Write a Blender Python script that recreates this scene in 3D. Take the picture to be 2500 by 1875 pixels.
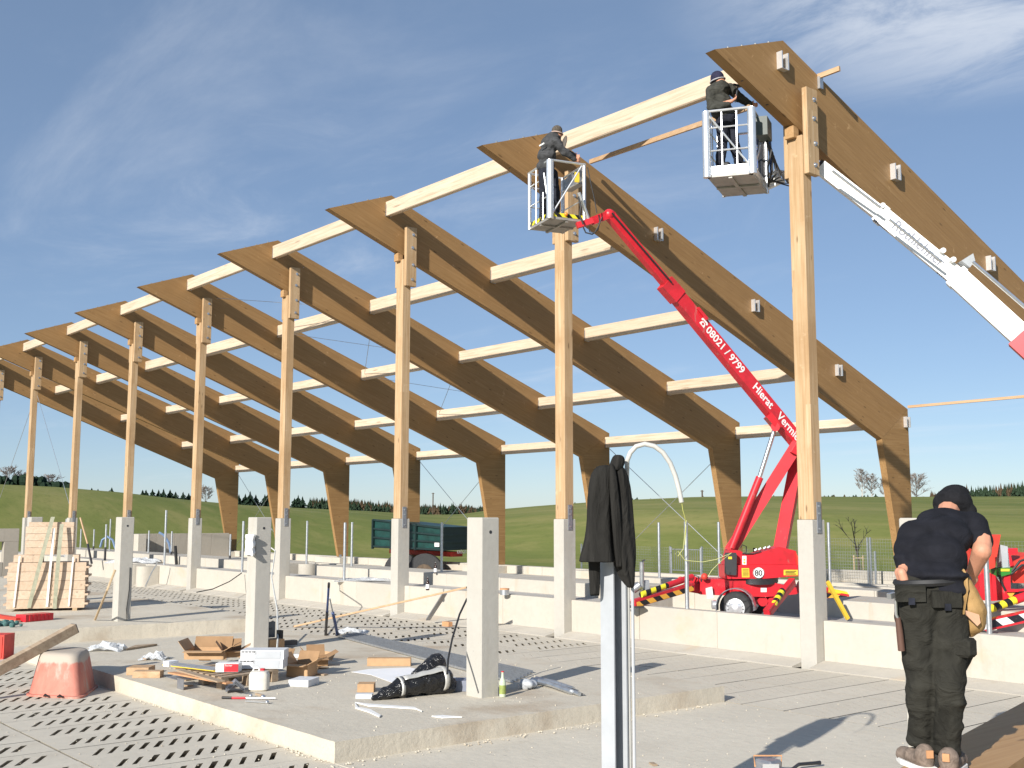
import bpy, bmesh, math, random
from mathutils import Vector, Matrix
random.seed(7)
scene = bpy.context.scene
for o_ in list(bpy.data.objects): bpy.data.objects.remove(o_)
col = scene.collection

# ------------------------------------------------------------------ camera
CAM = Vector((10.8985, -15.4208, 2.3791))
YAW, PITCH, ROLL = math.radians(140.2488), math.radians(6.8466), math.radians(0.0677)
FPX = 2716.38
_f = Vector((math.cos(YAW)*math.cos(PITCH), math.sin(YAW)*math.cos(PITCH), math.sin(PITCH)))
_r0 = Vector((math.sin(YAW), -math.cos(YAW), 0)); _u0 = _r0.cross(_f)
_r = math.cos(ROLL)*_r0 + math.sin(ROLL)*_u0; _u = -math.sin(ROLL)*_r0 + math.cos(ROLL)*_u0
cd = bpy.data.cameras.new('camera'); cam = bpy.data.objects.new('camera', cd); col.objects.link(cam)
cd.sensor_width = 36; cd.lens = 36*FPX/2500; cd.clip_start = .05; cd.clip_end = 5000
cam.matrix_world = Matrix(((_r.x,_u.x,-_f.x,CAM.x),(_r.y,_u.y,-_f.y,CAM.y),(_r.z,_u.z,-_f.z,CAM.z),(0,0,0,1)))
scene.camera = cam
scene.render.resolution_x, scene.render.resolution_y = 1024, 768

# ------------------------------------------------------------------ sky and sun
SUN = Vector((.36, -1, .475)).normalized()
w = bpy.data.worlds.new('World'); scene.world = w; w.use_nodes = True
nt = w.node_tree; nt.nodes.clear()
def N(nt, t, **k):
    n = nt.nodes.new(t)
    for a, v in k.items(): setattr(n, a, v)
    return n
sky = N(nt, 'ShaderNodeTexSky', sky_type='NISHITA', sun_disc=False)
sky.sun_elevation = math.asin(SUN.z); sky.sun_rotation = math.atan2(SUN.x, SUN.y)
sky.altitude = 1800; sky.air_density = .9; sky.dust_density = 1.0; sky.ozone_density = 1.6
tc = N(nt, 'ShaderNodeTexCoord'); sep = N(nt, 'ShaderNodeSeparateXYZ')
nt.links.new(tc.outputs['Generated'], sep.inputs[0])
mx = N(nt, 'ShaderNodeMath', operation='MAXIMUM'); mx.inputs[1].default_value = .03
nt.links.new(sep.outputs[2], mx.inputs[0])
ad = N(nt, 'ShaderNodeMath', operation='ADD'); ad.inputs[1].default_value = .06; nt.links.new(mx.outputs[0], ad.inputs[0])
dx = N(nt, 'ShaderNodeMath', operation='DIVIDE'); dy = N(nt, 'ShaderNodeMath', operation='DIVIDE')
nt.links.new(sep.outputs[0], dx.inputs[0]); nt.links.new(ad.outputs[0], dx.inputs[1])
nt.links.new(sep.outputs[1], dy.inputs[0]); nt.links.new(ad.outputs[0], dy.inputs[1])
cb = N(nt, 'ShaderNodeCombineXYZ'); nt.links.new(dx.outputs[0], cb.inputs[0]); nt.links.new(dy.outputs[0], cb.inputs[1])
def cloud(scale, rot, sx, sy, detail, rough, lo, hi, off):
    mp = N(nt, 'ShaderNodeMapping'); mp.inputs['Rotation'].default_value = (0,0,rot); mp.inputs['Scale'].default_value = (sx,sy,1); mp.inputs['Location'].default_value = off
    nt.links.new(cb.outputs[0], mp.inputs[0])
    no = N(nt, 'ShaderNodeTexNoise'); no.inputs['Scale'].default_value = scale; no.inputs['Detail'].default_value = detail; no.inputs['Roughness'].default_value = rough; no.inputs['Distortion'].default_value = .6
    nt.links.new(mp.outputs[0], no.inputs['Vector'])
    rp = N(nt, 'ShaderNodeMapRange', interpolation_type='SMOOTHSTEP'); rp.inputs[1].default_value = lo; rp.inputs[2].default_value = hi
    nt.links.new(no.outputs[0], rp.inputs[0]); return rp
c1 = cloud(.55, .9, .45, 1.0, 9, .62, .54, 1.05, (3.9,2.9,0))
c2 = cloud(1.3, .75, .3, 1.0, 8, .6, .54, 1.0, (7.7,2.2,0))
mxx = N(nt, 'ShaderNodeMath', operation='MAXIMUM'); nt.links.new(c1.outputs[0], mxx.inputs[0]); nt.links.new(c2.outputs[0], mxx.inputs[1])
# a bank of altocumulus and a hazy sheet of cirrus
def bank(cx, cy, r0, r1, sc, lo, hi):
    ds = N(nt, 'ShaderNodeVectorMath', operation='DISTANCE'); ds.inputs[1].default_value = (cx,cy,0); nt.links.new(cb.outputs[0], ds.inputs[0])
    rp = N(nt, 'ShaderNodeMapRange', interpolation_type='SMOOTHSTEP')
    for i,v_ in zip((1,2,3,4),(r0,r1,1,0)): rp.inputs[i].default_value = v_
    nt.links.new(ds.outputs['Value'], rp.inputs[0]); cl = cloud(sc, .6, .7, 1.0, 10, .66, lo, hi, (1.3,5.2,0))
    m_ = N(nt, 'ShaderNodeMath', operation='MULTIPLY'); nt.links.new(rp.outputs[0], m_.inputs[0]); nt.links.new(cl.outputs[0], m_.inputs[1]); return m_
b1 = bank(-.80,1.70,.16,.62,4.2,.26,.66); b2 = bank(-2.6,1.5,.2,1.9,1.6,.44,1.05)
mb1 = N(nt, 'ShaderNodeMath', operation='MAXIMUM'); nt.links.new(b1.outputs[0], mb1.inputs[0]); nt.links.new(b2.outputs[0], mb1.inputs[1])
mb2 = N(nt, 'ShaderNodeMath', operation='MAXIMUM'); nt.links.new(mb1.outputs[0], mb2.inputs[0]); nt.links.new(mxx.outputs[0], mb2.inputs[1])
ml = N(nt, 'ShaderNodeMath', operation='MULTIPLY'); ml.inputs[1].default_value = .62; nt.links.new(mb2.outputs[0], ml.inputs[0])
veil = N(nt, 'ShaderNodeMix', data_type='RGBA'); veil.inputs['Factor'].default_value = .34; veil.inputs['B'].default_value = (3.3, 4.7, 7.0, 1); nt.links.new(sky.outputs[0], veil.inputs['A'])
mix = N(nt, 'ShaderNodeMix', data_type='RGBA'); mix.inputs['B'].default_value = (8.2, 8.6, 9.2, 1)
nt.links.new(ml.outputs[0], mix.inputs['Factor']); nt.links.new(veil.outputs['Result'], mix.inputs['A'])
bg = N(nt, 'ShaderNodeBackground'); bg.inputs[1].default_value = .08; nt.links.new(mix.outputs['Result'], bg.inputs[0])
wo = N(nt, 'ShaderNodeOutputWorld'); nt.links.new(bg.outputs[0], wo.inputs[0])
sl = bpy.data.lights.new('sun', 'SUN'); sl.energy = 5.0; sl.angle = math.radians(.53); sl.color = (1, .955, .885)
so = bpy.data.objects.new('sun', sl); col.objects.link(so); so.rotation_euler = SUN.to_track_quat('Z', 'Y').to_euler()
vs = scene.view_settings; vs.view_transform = 'Standard'; vs.look = 'None'; vs.exposure = .42; vs.gamma = 1; vs.use_curve_mapping = False

# ------------------------------------------------------------------ helpers
def at(px, py, X=None, Y=None, Z=None, D=None):
    d = _r*((px-1250)/FPX) - _u*((py-937.5)/FPX) + _f
    if X is not None: t = (X-CAM.x)/d.x
    elif Y is not None: t = (Y-CAM.y)/d.y
    elif Z is not None: t = (Z-CAM.z)/d.z
    else: t = D
    return CAM + d*t
RT = Vector((_r0.x, _r0.y, 0)); AW = Vector((math.cos(YAW), math.sin(YAW), 0)); UP = Vector((0,0,1))
ORD = ['first','second','third','fourth','fifth','sixth','seventh','eighth','ninth','tenth','eleventh','twelfth']
def tag(o, label=None, cat=None, group=None, kind=None):
    if label: o['label'] = label
    if cat: o['category'] = cat
    if group: o['group'] = group
    if kind: o['kind'] = kind
    return o
def thing(name, label, cat, loc=(0,0,0), rz=0, group=None):
    o = bpy.data.objects.new(name, None); col.objects.link(o); o.location = loc; o.rotation_euler = (0,0,rz)
    o.empty_display_size = .2
    return tag(o, label, cat, group)
class MB:
    def __init__(s): s.v = []; s.f = []; s.m = []; s.mi = 0
    def add(s, vs_, fs_):
        n = len(s.v); s.v += [Vector(v) for v in vs_]; s.f += [[i+n for i in f] for f in fs_]; s.m += [s.mi]*len(fs_); return s
    def mat(s, i): s.mi = i; return s
    def hexa(s, p):   # 8 points: bottom 4 ccw, top 4
        return s.add(p, [(3,2,1,0),(4,5,6,7),(0,1,5,4),(1,2,6,5),(2,3,7,6),(3,0,4,7)])
    def box(s, a, b):
        (x0,y0,z0),(x1,y1,z1) = a, b
        return s.hexa([(x0,y0,z0),(x1,y0,z0),(x1,y1,z0),(x0,y1,z0),(x0,y0,z1),(x1,y0,z1),(x1,y1,z1),(x0,y1,z1)])
    def obox(s, c, ax, ay, az):   # centre and half axis vectors
        c = Vector(c); ax = Vector(ax); ay = Vector(ay); az = Vector(az)
        return s.hexa([c-ax-ay-az, c+ax-ay-az, c+ax+ay-az, c-ax+ay-az, c-ax-ay+az, c+ax-ay+az, c+ax+ay+az, c-ax+ay+az])
    def bar(s, p, q, wd, ht=None, up=UP):   # square bar p->q; wd sideways, ht along 'up'
        p = Vector(p); q = Vector(q); d = (q-p); L = d.length; d.normalize(); up = Vector(up)
        sd = d.cross(up)
        if sd.length < 1e-4: sd = d.cross(Vector((1,0,0)))
        sd.normalize(); uu = sd.cross(d); ht = wd if ht is None else ht
        return s.obox((p+q)/2, d*(L/2), sd*(wd/2), uu*(ht/2))
    def cbox(s, a, b, c=.01):   # chamfered box
        bm = bmesh.new(); bmesh.ops.create_cube(bm, size=1)
        for v in bm.verts: v.co = Vector(((a[i]+b[i])/2 + v.co[i]*(b[i]-a[i]) for i in range(3)))
        bmesh.ops.bevel(bm, geom=list(bm.edges), offset=c, segments=1, affect='EDGES')
        bm.verts.index_update(); s.add([v.co.copy() for v in bm.verts], [[v.index for v in f.verts] for f in bm.faces]); bm.free(); return s
    def prism(s, pts, ext):   # planar polygon extruded by vector
        e = Vector(ext); n = len(pts); P = [Vector(p) for p in pts]
        return s.add(P+[p+e for p in P], [tuple(range(n))[::-1], tuple(range(n, 2*n))] + [(i,(i+1)%n,(i+1)%n+n,i+n) for i in range(n)])
    def tube(s, pts, r, n=8, cap=True, flat=1.0):
        P = [Vector(p) for p in pts]; k = len(P); R = r if isinstance(r,(list,tuple)) else [r]*k
        vs_ = []; pu = None
        for i in range(k):
            d = (P[min(i+1,k-1)]-P[max(i-1,0)])
            if d.length < 1e-9: d = Vector((0,0,1))
            d.normalize()
            if pu is None:
                a = Vector((0,0,1)) if abs(d.z) < .9 else Vector((1,0,0)); sd = d.cross(a).normalized()
            else:
                sd = (pu - d*pu.dot(d))
                if sd.length < 1e-5: sd = d.orthogonal()
                sd.normalize()
            pu = sd; uu = d.cross(sd)
            for j in range(n):
                t = 2*math.pi*j/n; vs_.append(P[i] + (sd*math.cos(t) + uu*math.sin(t)*flat)*R[i])
        fs_ = [(i*n+j, i*n+(j+1)%n, (i+1)*n+(j+1)%n, (i+1)*n+j) for i in range(k-1) for j in range(n)]
        if cap: fs_ += [tuple(range(n))[::-1], tuple((k-1)*n+j for j in range(n))]
        return s.add(vs_, fs_)
    def cyl(s, p, q, r, n=14): return s.tube([p,q], r, n)
    def lathe(s, c, prof, n=16, ax=UP, cap=True):   # prof: (radius, height)
        c = Vector(c); ax = Vector(ax).normalized(); a = ax.orthogonal().normalized(); b = ax.cross(a); k = len(prof)
        vs_ = [c + ax*h + (a*math.cos(2*math.pi*j/n) + b*math.sin(2*math.pi*j/n))*r for r,h in prof for j in range(n)]
        fs_ = [(i*n+j, i*n+(j+1)%n, (i+1)*n+(j+1)%n, (i+1)*n+j) for i in range(k-1) for j in range(n)]
        if cap: fs_ += [tuple(range(n))[::-1], tuple((k-1)*n+j for j in range(n))]
        return s.add(vs_, fs_)
    def ball(s, c, rx, ry=None, rz=None, rot=None, n=10, m=7):
        ry = rx if ry is None else ry; rz = rx if rz is None else rz; c = Vector(c)
        rings = []; vs_ = [Vector((0,0,-rz))]
        for i in range(1, m):
            t = math.pi*i/m - math.pi/2
            for j in range(n):
                p = 2*math.pi*j/n; vs_.append(Vector((rx*math.cos(t)*math.cos(p), ry*math.cos(t)*math.sin(p), rz*math.sin(t))))
        vs_.append(Vector((0,0,rz)))
        if rot is not None: vs_ = [rot @ v for v in vs_]
        fs_ = [(0, 1+(j+1)%n, 1+j) for j in range(n)]
        fs_ += [(1+i*n+j, 1+i*n+(j+1)%n, 1+(i+1)*n+(j+1)%n, 1+(i+1)*n+j) for i in range(m-2) for j in range(n)]
        e = len(vs_)-1; fs_ += [(1+(m-2)*n+j, 1+(m-2)*n+(j+1)%n, e) for j in range(n)]
        return s.add([v+c for v in vs_], fs_)
    def limb(s, p, q, r1, r2, n=10, steps=5):   # rounded tapered capsule
        p = Vector(p); q = Vector(q); d = (q-p); L = d.length; d.normalize(); pts = []; rs = []
        for i in range(4): t = math.pi/2*(i/3.5+.06); pts.append(p-d*r1*math.cos(t)); rs.append(r1*math.sin(t))
        for i in range(steps+1): t = i/steps; pts.append(p.lerp(q, t)); rs.append(r1+(r2-r1)*t)
        for i in range(4): t = math.pi/2*(1-(i+1)/4.2); pts.append(q+d*r2*math.cos(t)); rs.append(r2*math.sin(t))
        return s.tube(pts, rs, n)
    def build(s, name, mat, parent=None, smooth=False, loc=None, recenter=False):
        me = bpy.data.meshes.new(name); o0 = Vector((0,0,0))
        if loc is not None: o0 = Vector(loc)
        me.from_pydata([v-o0 for v in s.v], [], s.f)
        for m_ in (mat if isinstance(mat,(list,tuple)) else [mat]): me.materials.append(m_)
        if any(s.m): me.polygons.foreach_set('material_index', s.m)
        bm = bmesh.new(); bm.from_mesh(me); bmesh.ops.recalc_face_normals(bm, faces=bm.faces); bm.to_mesh(me); bm.free()
        if smooth:
            me.polygons.foreach_set('use_smooth', [True]*len(me.polygons))
            try: me.set_sharp_from_angle(angle=math.radians(38))
            except Exception: pass
        o = bpy.data.objects.new(name, me); col.objects.link(o); o.location = o0
        if parent is not None:
            o.parent = parent
            if parent.type == 'EMPTY' or parent.parent is None or True:
                # geometry is written in world coordinates: undo the parent's transform
                M = Matrix.LocRotScale(parent.location, parent.rotation_euler, None)
                pp = parent.parent
                while pp is not None:
                    M = Matrix.LocRotScale(pp.location, pp.rotation_euler, None) @ M; pp = pp.parent
                L_ = M.inverted() @ Matrix.Translation(o0); o.location = L_.to_translation(); o.rotation_euler = L_.to_euler()
        return o
def copy_tree(o, parent=None):
    c = o.copy(); col.objects.link(c); c.parent = parent
    for ch in [x for x in o.children]: copy_tree(ch, c)
    return c
def struct(name, mb, mat, parent=None, smooth=False):
    o = mb.build(name, mat, parent, smooth)
    if parent is None: o['kind'] = 'structure'
    return o
# ------------------------------------------------------------------ materials
def newmat(name):
    m = bpy.data.materials.new(name); m.use_nodes = True; t = m.node_tree; t.nodes.clear()
    out = N(t,'ShaderNodeOutputMaterial'); b = N(t,'ShaderNodeBsdfPrincipled'); t.links.new(b.outputs[0], out.inputs[0]); return m, t, b
def coords(t, scale=(1,1,1), rot=(0,0,0), rnd=True, src='Object'):
    c = N(t,'ShaderNodeTexCoord'); mp = N(t,'ShaderNodeMapping'); mp.inputs['Scale'].default_value = scale; mp.inputs['Rotation'].default_value = rot
    t.links.new(c.outputs[src], mp.inputs[0])
    if rnd:
        oi = N(t,'ShaderNodeObjectInfo'); mu = N(t,'ShaderNodeMath', operation='MULTIPLY'); mu.inputs[1].default_value = 37
        t.links.new(oi.outputs['Random'], mu.inputs[0]); t.links.new(mu.outputs[0], mp.inputs['Location'])
    return mp.outputs[0]
def noise(t, vec, scale, detail=5, rough=.55, dist=0):
    n = N(t,'ShaderNodeTexNoise'); n.inputs['Scale'].default_value = scale; n.inputs['Detail'].default_value = detail; n.inputs['Roughness'].default_value = rough; n.inputs['Distortion'].default_value = dist
    if vec is not None: t.links.new(vec, n.inputs['Vector'])
    return n.outputs[0]
def ramp(t, fac, stops):
    r = N(t,'ShaderNodeValToRGB'); e = r.color_ramp.elements
    while len(e) < len(stops): e.new(.5)
    for el,(p,c) in zip(e, stops): el.position = p; el.color = (*c,1) if len(c)==3 else c
    t.links.new(fac, r.inputs[0]); return r.outputs[0]
def mixc(t, fac, a, b, mode='MIX'):
    m = N(t,'ShaderNodeMix', data_type='RGBA', blend_type=mode)
    for s_, v in (('Factor',fac),('A',a),('B',b)):
        i = m.inputs[s_]
        if hasattr(v,'is_linked') or isinstance(v, bpy.types.NodeSocket): t.links.new(v, i)
        elif isinstance(v,(tuple,list)): i.default_value = (*v,1) if len(v)==3 else v
        else: i.default_value = v
    return m.outputs['Result']
def maprange(t, v, a, b, c=0, d=1, smooth=True):
    r = N(t,'ShaderNodeMapRange')
    if smooth: r.interpolation_type = 'SMOOTHSTEP'
    for i,x in zip((1,2,3,4),(a,b,c,d)): r.inputs[i].default_value = x
    t.links.new(v, r.inputs[0]); return r.outputs[0]
def bump(t, b, h, strength=.3, dist=.01, prev=None):
    n = N(t,'ShaderNodeBump'); n.inputs['Strength'].default_value = strength; n.inputs['Distance'].default_value = dist
    t.links.new(h, n.inputs['Height'])
    if prev is not None: t.links.new(prev, n.inputs['Normal'])
    t.links.new(n.outputs[0], b.inputs['Normal']); return n.outputs[0]
def simple(name, c, rough=.6, metal=0, var=.12, scale=6, spec=.5, bstr=.0):
    m,t,b = newmat(name); v = coords(t)
    n = noise(t, v, scale, 6, .6)
    k = tuple(max(0,x*(1-var)) for x in c); l = tuple(min(1,x*(1+var)) for x in c)
    t.links.new(ramp(t, n, [(.3,k),(.7,l)]), b.inputs['Base Color'])
    b.inputs['Roughness'].default_value = rough; b.inputs['Metallic'].default_value = metal; b.inputs['Specular IOR Level'].default_value = spec
    if bstr: bump(t, b, noise(t, v, scale*6, 5), bstr, .01)
    return m
def concrete(name, base, dirt=(.33,.27,.19), dirtamt=.5, pores=True, grain=.25, vert=True):
    m,t,b = newmat(name); v = coords(t, src='Object'); vs_ = coords(t, (1,1,.22) if vert else (1,1,1))
    n1 = noise(t, v, .7, 6, .6); n2 = noise(t, v, 9, 8, .65); n3 = noise(t, vs_, 2.3, 7, .6, .4)
    c = ramp(t, n1, [(.3, tuple(x*.86 for x in base)), (.7, base)])
    c = mixc(t, maprange(t, n2, .35,.7,0,.35), c, tuple(x*.78 for x in base))
    c = mixc(t, maprange(t, n3, .57,.78,0,dirtamt), c, dirt)
    if pores:
        vo = N(t,'ShaderNodeTexVoronoi'); vo.inputs['Scale'].default_value = 16; t.links.new(v, vo.inputs['Vector'])
        p = maprange(t, vo.outputs['Distance'], .05,.13,1,0); pm = N(t,'ShaderNodeMath', operation='MULTIPLY'); t.links.new(p, pm.inputs[0]); t.links.new(maprange(t, noise(t, v, 2.1), .55,.65), pm.inputs[1])
        c = mixc(t, pm.outputs[0], c, tuple(x*.45 for x in base))
    oi = N(t,'ShaderNodeObjectInfo'); c = mixc(t, maprange(t, oi.outputs['Random'], 0,1,0,.28,False), c, tuple(x*.72 for x in base))
    t.links.new(c, b.inputs['Base Color']); b.inputs['Roughness'].default_value = .88; b.inputs['Specular IOR Level'].default_value = .25
    bump(t, b, n2, grain, .02); return m
def glulam(name, rx, base, dark, light, lam=.12, blotch=.45, axis='Z', weather=.25):
    # boards stacked across the timber: stripes in local axis after rotation by rx about X
    m,t,b = newmat(name); v = coords(t, (1,1,1), (rx,0,0), rnd=False)
    oi = N(t,'ShaderNodeObjectInfo'); cbn = N(t,'ShaderNodeCombineXYZ'); mu = N(t,'ShaderNodeMath', operation='MULTIPLY'); mu.inputs[1].default_value = 53
    t.links.new(oi.outputs['Random'], mu.inputs[0]); t.links.new(mu.outputs[0], cbn.inputs[1])
    va = N(t,'ShaderNodeVectorMath', operation='ADD'); t.links.new(v, va.inputs[0]); t.links.new(cbn.outputs[0], va.inputs[1]); v2 = va.outputs[0]
    sp = N(t,'ShaderNodeSeparateXYZ'); t.links.new(v2, sp.inputs[0])
    q = N(t,'ShaderNodeMath', operation='DIVIDE'); q.inputs[1].default_value = lam; t.links.new(sp.outputs[2 if axis=='Z' else 0], q.inputs[0])
    fl = N(t,'ShaderNodeMath', operation='FLOOR'); t.links.new(q.outputs[0], fl.inputs[0]); frc = N(t,'ShaderNodeMath', operation='FRACT'); t.links.new(q.outputs[0], frc.inputs[0])
    cy = N(t,'ShaderNodeCombineXYZ'); qy = N(t,'ShaderNodeMath', operation='DIVIDE'); qy.inputs[1].default_value = 3.1; t.links.new(sp.outputs[1 if axis=='Z' else 2], qy.inputs[0])
    sh = N(t,'ShaderNodeMath', operation='MULTIPLY_ADD'); sh.inputs[1].default_value = .37; t.links.new(fl.outputs[0], sh.inputs[0]); t.links.new(qy.outputs[0], sh.inputs[2])
    fy = N(t,'ShaderNodeMath', operation='FLOOR'); t.links.new(sh.outputs[0], fy.inputs[0]); t.links.new(fl.outputs[0], cy.inputs[0]); t.links.new(fy.outputs[0], cy.inputs[1])
    wn = N(t,'ShaderNodeTexWhiteNoise'); t.links.new(cy.outputs[0], wn.inputs['Vector'])
    mp = N(t,'ShaderNodeMapping'); mp.inputs['Scale'].default_value = (14,.55,14) if axis=='Z' else (14,14,.55); t.links.new(v2, mp.inputs[0])
    av = N(t,'ShaderNodeVectorMath', operation='ADD'); t.links.new(mp.outputs[0], av.inputs[0]); t.links.new(wn.outputs['Color'], av.inputs[1])
    g = noise(t, av.outputs[0], 1.6, 7, .62, .5)
    c = ramp(t, g, [(.28, dark), (.5, base), (.75, light)])
    c = mixc(t, maprange(t, wn.outputs['Value'], 0,1,0,.42, False), c, mixc(t, .5, dark, base))
    bl = noise(t, v2, .8, 5, .6); c = mixc(t, maprange(t, bl, .42,.72,0,blotch), c, dark)
    st = noise(t, v2, 5, 8, .7, .3); c = mixc(t, maprange(t, st, .6,.75,0,weather), c, tuple(min(1,x*1.7+.05) for x in light))
    jl = maprange(t, frc.outputs[0], 0,.05,1,0); jm = N(t,'ShaderNodeMath', operation='MULTIPLY'); jm.inputs[1].default_value = .35; t.links.new(jl, jm.inputs[0]); c = mixc(t, jm.outputs[0], c, tuple(x*.5 for x in dark))
    vo = N(t,'ShaderNodeTexVoronoi'); vo.inputs['Scale'].default_value = 1.0; mk = N(t,'ShaderNodeMapping'); mk.inputs['Scale'].default_value = (5,1.4,5) if axis=='Z' else (5,5,1.4)
    t.links.new(v2, mk.inputs[0]); t.links.new(mk.outputs[0], vo.inputs['Vector'])
    k = maprange(t, vo.outputs['Distance'], .04,.13,.75,0); c = mixc(t, k, c, tuple(x*.42 for x in dark))
    t.links.new(c, b.inputs['Base Color']); b.inputs['Roughness'].default_value = .62; b.inputs['Specular IOR Level'].default_value = .3
    bump(t, b, g, .12, .006); return m
def stripes(name, c1, c2, width, ang=45, rough=.45):
    m,t,b = newmat(name); c = N(t,'ShaderNodeUVMap') ; sp = N(t,'ShaderNodeSeparateXYZ'); t.links.new(c.outputs[0], sp.inputs[0])
    ma = N(t,'ShaderNodeMath', operation='MULTIPLY_ADD'); ma.inputs[1].default_value = 1/math.tan(math.radians(ang)); t.links.new(sp.outputs[1], ma.inputs[0]); t.links.new(sp.outputs[0], ma.inputs[2])
    d = N(t,'ShaderNodeMath', operation='DIVIDE'); d.inputs[1].default_value = width; t.links.new(ma.outputs[0], d.inputs[0]); f_ = N(t,'ShaderNodeMath', operation='FRACT'); t.links.new(d.outputs[0], f_.inputs[0])
    g = N(t,'ShaderNodeMath', operation='GREATER_THAN'); g.inputs[1].default_value = .5; t.links.new(f_.outputs[0], g.inputs[0])
    n = noise(t, coords(t), 25, 5)
    cc = mixc(t, g.outputs[0], c1, c2); cc = mixc(t, maprange(t, n, .55,.8,0,.35), cc, (.25,.2,.15))
    t.links.new(cc, b.inputs['Base Color']); b.inputs['Roughness'].default_value = rough; return m

M = {}
CONC = (.60,.55,.46)
M['pier'] = concrete('pier_concrete', (.515,.49,.435), (.33,.285,.22), dirtamt=.55)
M['wall'] = concrete('wall_concrete', (.53,.49,.42), (.38,.30,.20), .65)
M['dimwall'] = concrete('dim_lit_wall_concrete', (.42,.38,.32), (.2,.17,.13), .5)  # weaker light on these side-on walls is put into a darker grey
M['slab'] = concrete('slab_concrete', (.66,.60,.49), (.45,.36,.26), .5, vert=False, grain=.5)
M['floor'] = concrete('floor_concrete', (.66,.605,.50), (.50,.43,.33), .45, vert=False, grain=.35)
M['slat'] = concrete('slat_concrete', (.63,.575,.475), (.48,.42,.34), .4, vert=False, grain=.3)
M['platform'] = concrete('platform_concrete', (.48,.46,.43), (.24,.24,.25), .8, vert=False)
M['pit'] = simple('pit_shade', (.03,.028,.025), .95)  # near-black: the shade below the floor slots is put into the colour
M['glulam'] = glulam('glulam_rafter', math.radians(20.4), (.32,.184,.074), (.252,.141,.055), (.38,.23,.102), blotch=.3, weather=.45)
M['glulam_leg'] = glulam('glulam_leg', 0, (.32,.185,.074), (.235,.13,.05), (.39,.24,.105), axis='Z')
M['glulam_stack'] = glulam('glulam_stack', 0, (.43,.26,.12), (.34,.19,.08), (.50,.32,.16), weather=.1)
M['post'] = glulam('post_timber', 0, (.50,.345,.195), (.35,.21,.10), (.60,.455,.30), lam=.1, axis='X', blotch=.6, weather=.25)
M['purlin'] = glulam('purlin_spruce', 0, (.76,.60,.42), (.66,.48,.30), (.82,.68,.51), lam=.5, blotch=.18, weather=.03)
def plank(name, base, dark, light, axis='Y'):
    m,t,b = newmat(name); sc = {'X':(.6,12,12),'Y':(12,.6,12),'Z':(12,12,.6)}[axis]
    v = coords(t, sc); g = noise(t, v, 1.5, 7, .62, .6); c = ramp(t, g, [(.28,dark),(.5,base),(.75,light)])
    c = mixc(t, maprange(t, noise(t, coords(t), 1.2, 5), .5,.75,0,.3), c, dark)
    vo = N(t,'ShaderNodeTexVoronoi'); vo.inputs['Scale'].default_value = 1.0; t.links.new(coords(t, tuple(.12*x+.6 if x<1 else x*.42 for x in sc)), vo.inputs['Vector'])
    c = mixc(t, maprange(t, vo.outputs['Distance'], .05,.16,.7,0), c, tuple(x*.5 for x in dark))
    oi = N(t,'ShaderNodeObjectInfo'); c = mixc(t, maprange(t, oi.outputs['Random'], 0,1,0,.35,False), c, dark)
    t.links.new(c, b.inputs['Base Color']); b.inputs['Roughness'].default_value = .7; bump(t, b, g, .12, .005); return m
M['purlin'] = plank('purlin_spruce', (.60,.485,.36), (.44,.32,.21), (.68,.575,.45), 'X')
M['board'] = plank('pale_board', (.61,.465,.335), (.48,.345,.23), (.69,.555,.42), 'X')
M['lath'] = plank('lath_wood', (.50,.33,.19), (.40,.25,.13), (.60,.42,.26), 'X')
M['oldwood'] = plank('old_wood', (.40,.30,.20), (.28,.20,.13), (.50,.39,.27), 'X')
M['handle'] = plank('handle_wood', (.50,.37,.22), (.38,.26,.14), (.6,.46,.30), 'Z')
M['galv'] = simple('galvanised_steel', (.55,.57,.59), .38, .85, .16, 14)
M['steelgrey'] = simple('painted_steel_grey', (.46,.48,.50), .5, .15, .08, 4)
M['plate'] = simple('zinc_plate', (.34,.35,.37), .45, .7, .15, 10)
M['bolt'] = simple('zinc_bolt', (.62,.63,.64), .3, .9, .1, 10)
M['darkmetal'] = simple('dark_metal', (.06,.06,.065), .45, .6, .2, 8)
M['alu'] = simple('aluminium', (.78,.79,.80), .36, .75, .08, 9)
M['alu_floor'] = simple('aluminium_floor', (.36,.34,.31), .6, .4, .2, 5)
M['red'] = simple('red_paint', (.60,.022,.034), .38, 0, .12, 3)
M['red_worn'] = simple('red_plastic_worn', (.62,.05,.03), .55, 0, .2, 5)
M['white'] = simple('white_paint', (.82,.82,.80), .4, 0, .04, 3)
M['whiteplastic'] = simple('white_plastic', (.80,.79,.76), .6, 0, .05, 3)
M['black'] = simple('black_rubber', (.018,.018,.019), .6, 0, .25, 12)
M['tyre'] = simple('tyre_rubber', (.03,.03,.031), .85, 0, .3, 18)
M['yellow'] = simple('yellow_paint', (.72,.48,.04), .5, 0, .1, 5)
M['label_y'] = simple('yellow_label', (.78,.56,.05), .5, 0, .08, 20)
M['print_black'] = simple('black_print', (.02,.02,.02), .5)
M['teal'] = simple('teal_trailer_paint', (.006,.042,.036), .5, 0, .4, 2)
M['rib_and_shade'] = simple('trailer_rib_and_shade', (.007,.022,.022), .5, 0, .3, 2)  # ribs and stakes; also the painted shade of the trailer's right side
M['cardboard'] = simple('cardboard', (.46,.29,.155), .85, 0, .15, 5)
M['cardboard_d'] = simple('cardboard_dark', (.30,.18,.09), .85, 0, .15, 5)
M['boxgrey'] = simple('grey_print_box', (.62,.63,.64), .6, 0, .1, 9)
M['paper'] = simple('white_paper', (.82,.82,.82), .7, 0, .03, 5)
M['blue'] = simple('blue_paint', (.045,.085,.24), .45, 0, .2, 8)
M['denim'] = simple('dark_cloth', (.02,.02,.026), .95, 0, .3, 9, .15, .3)
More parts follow.
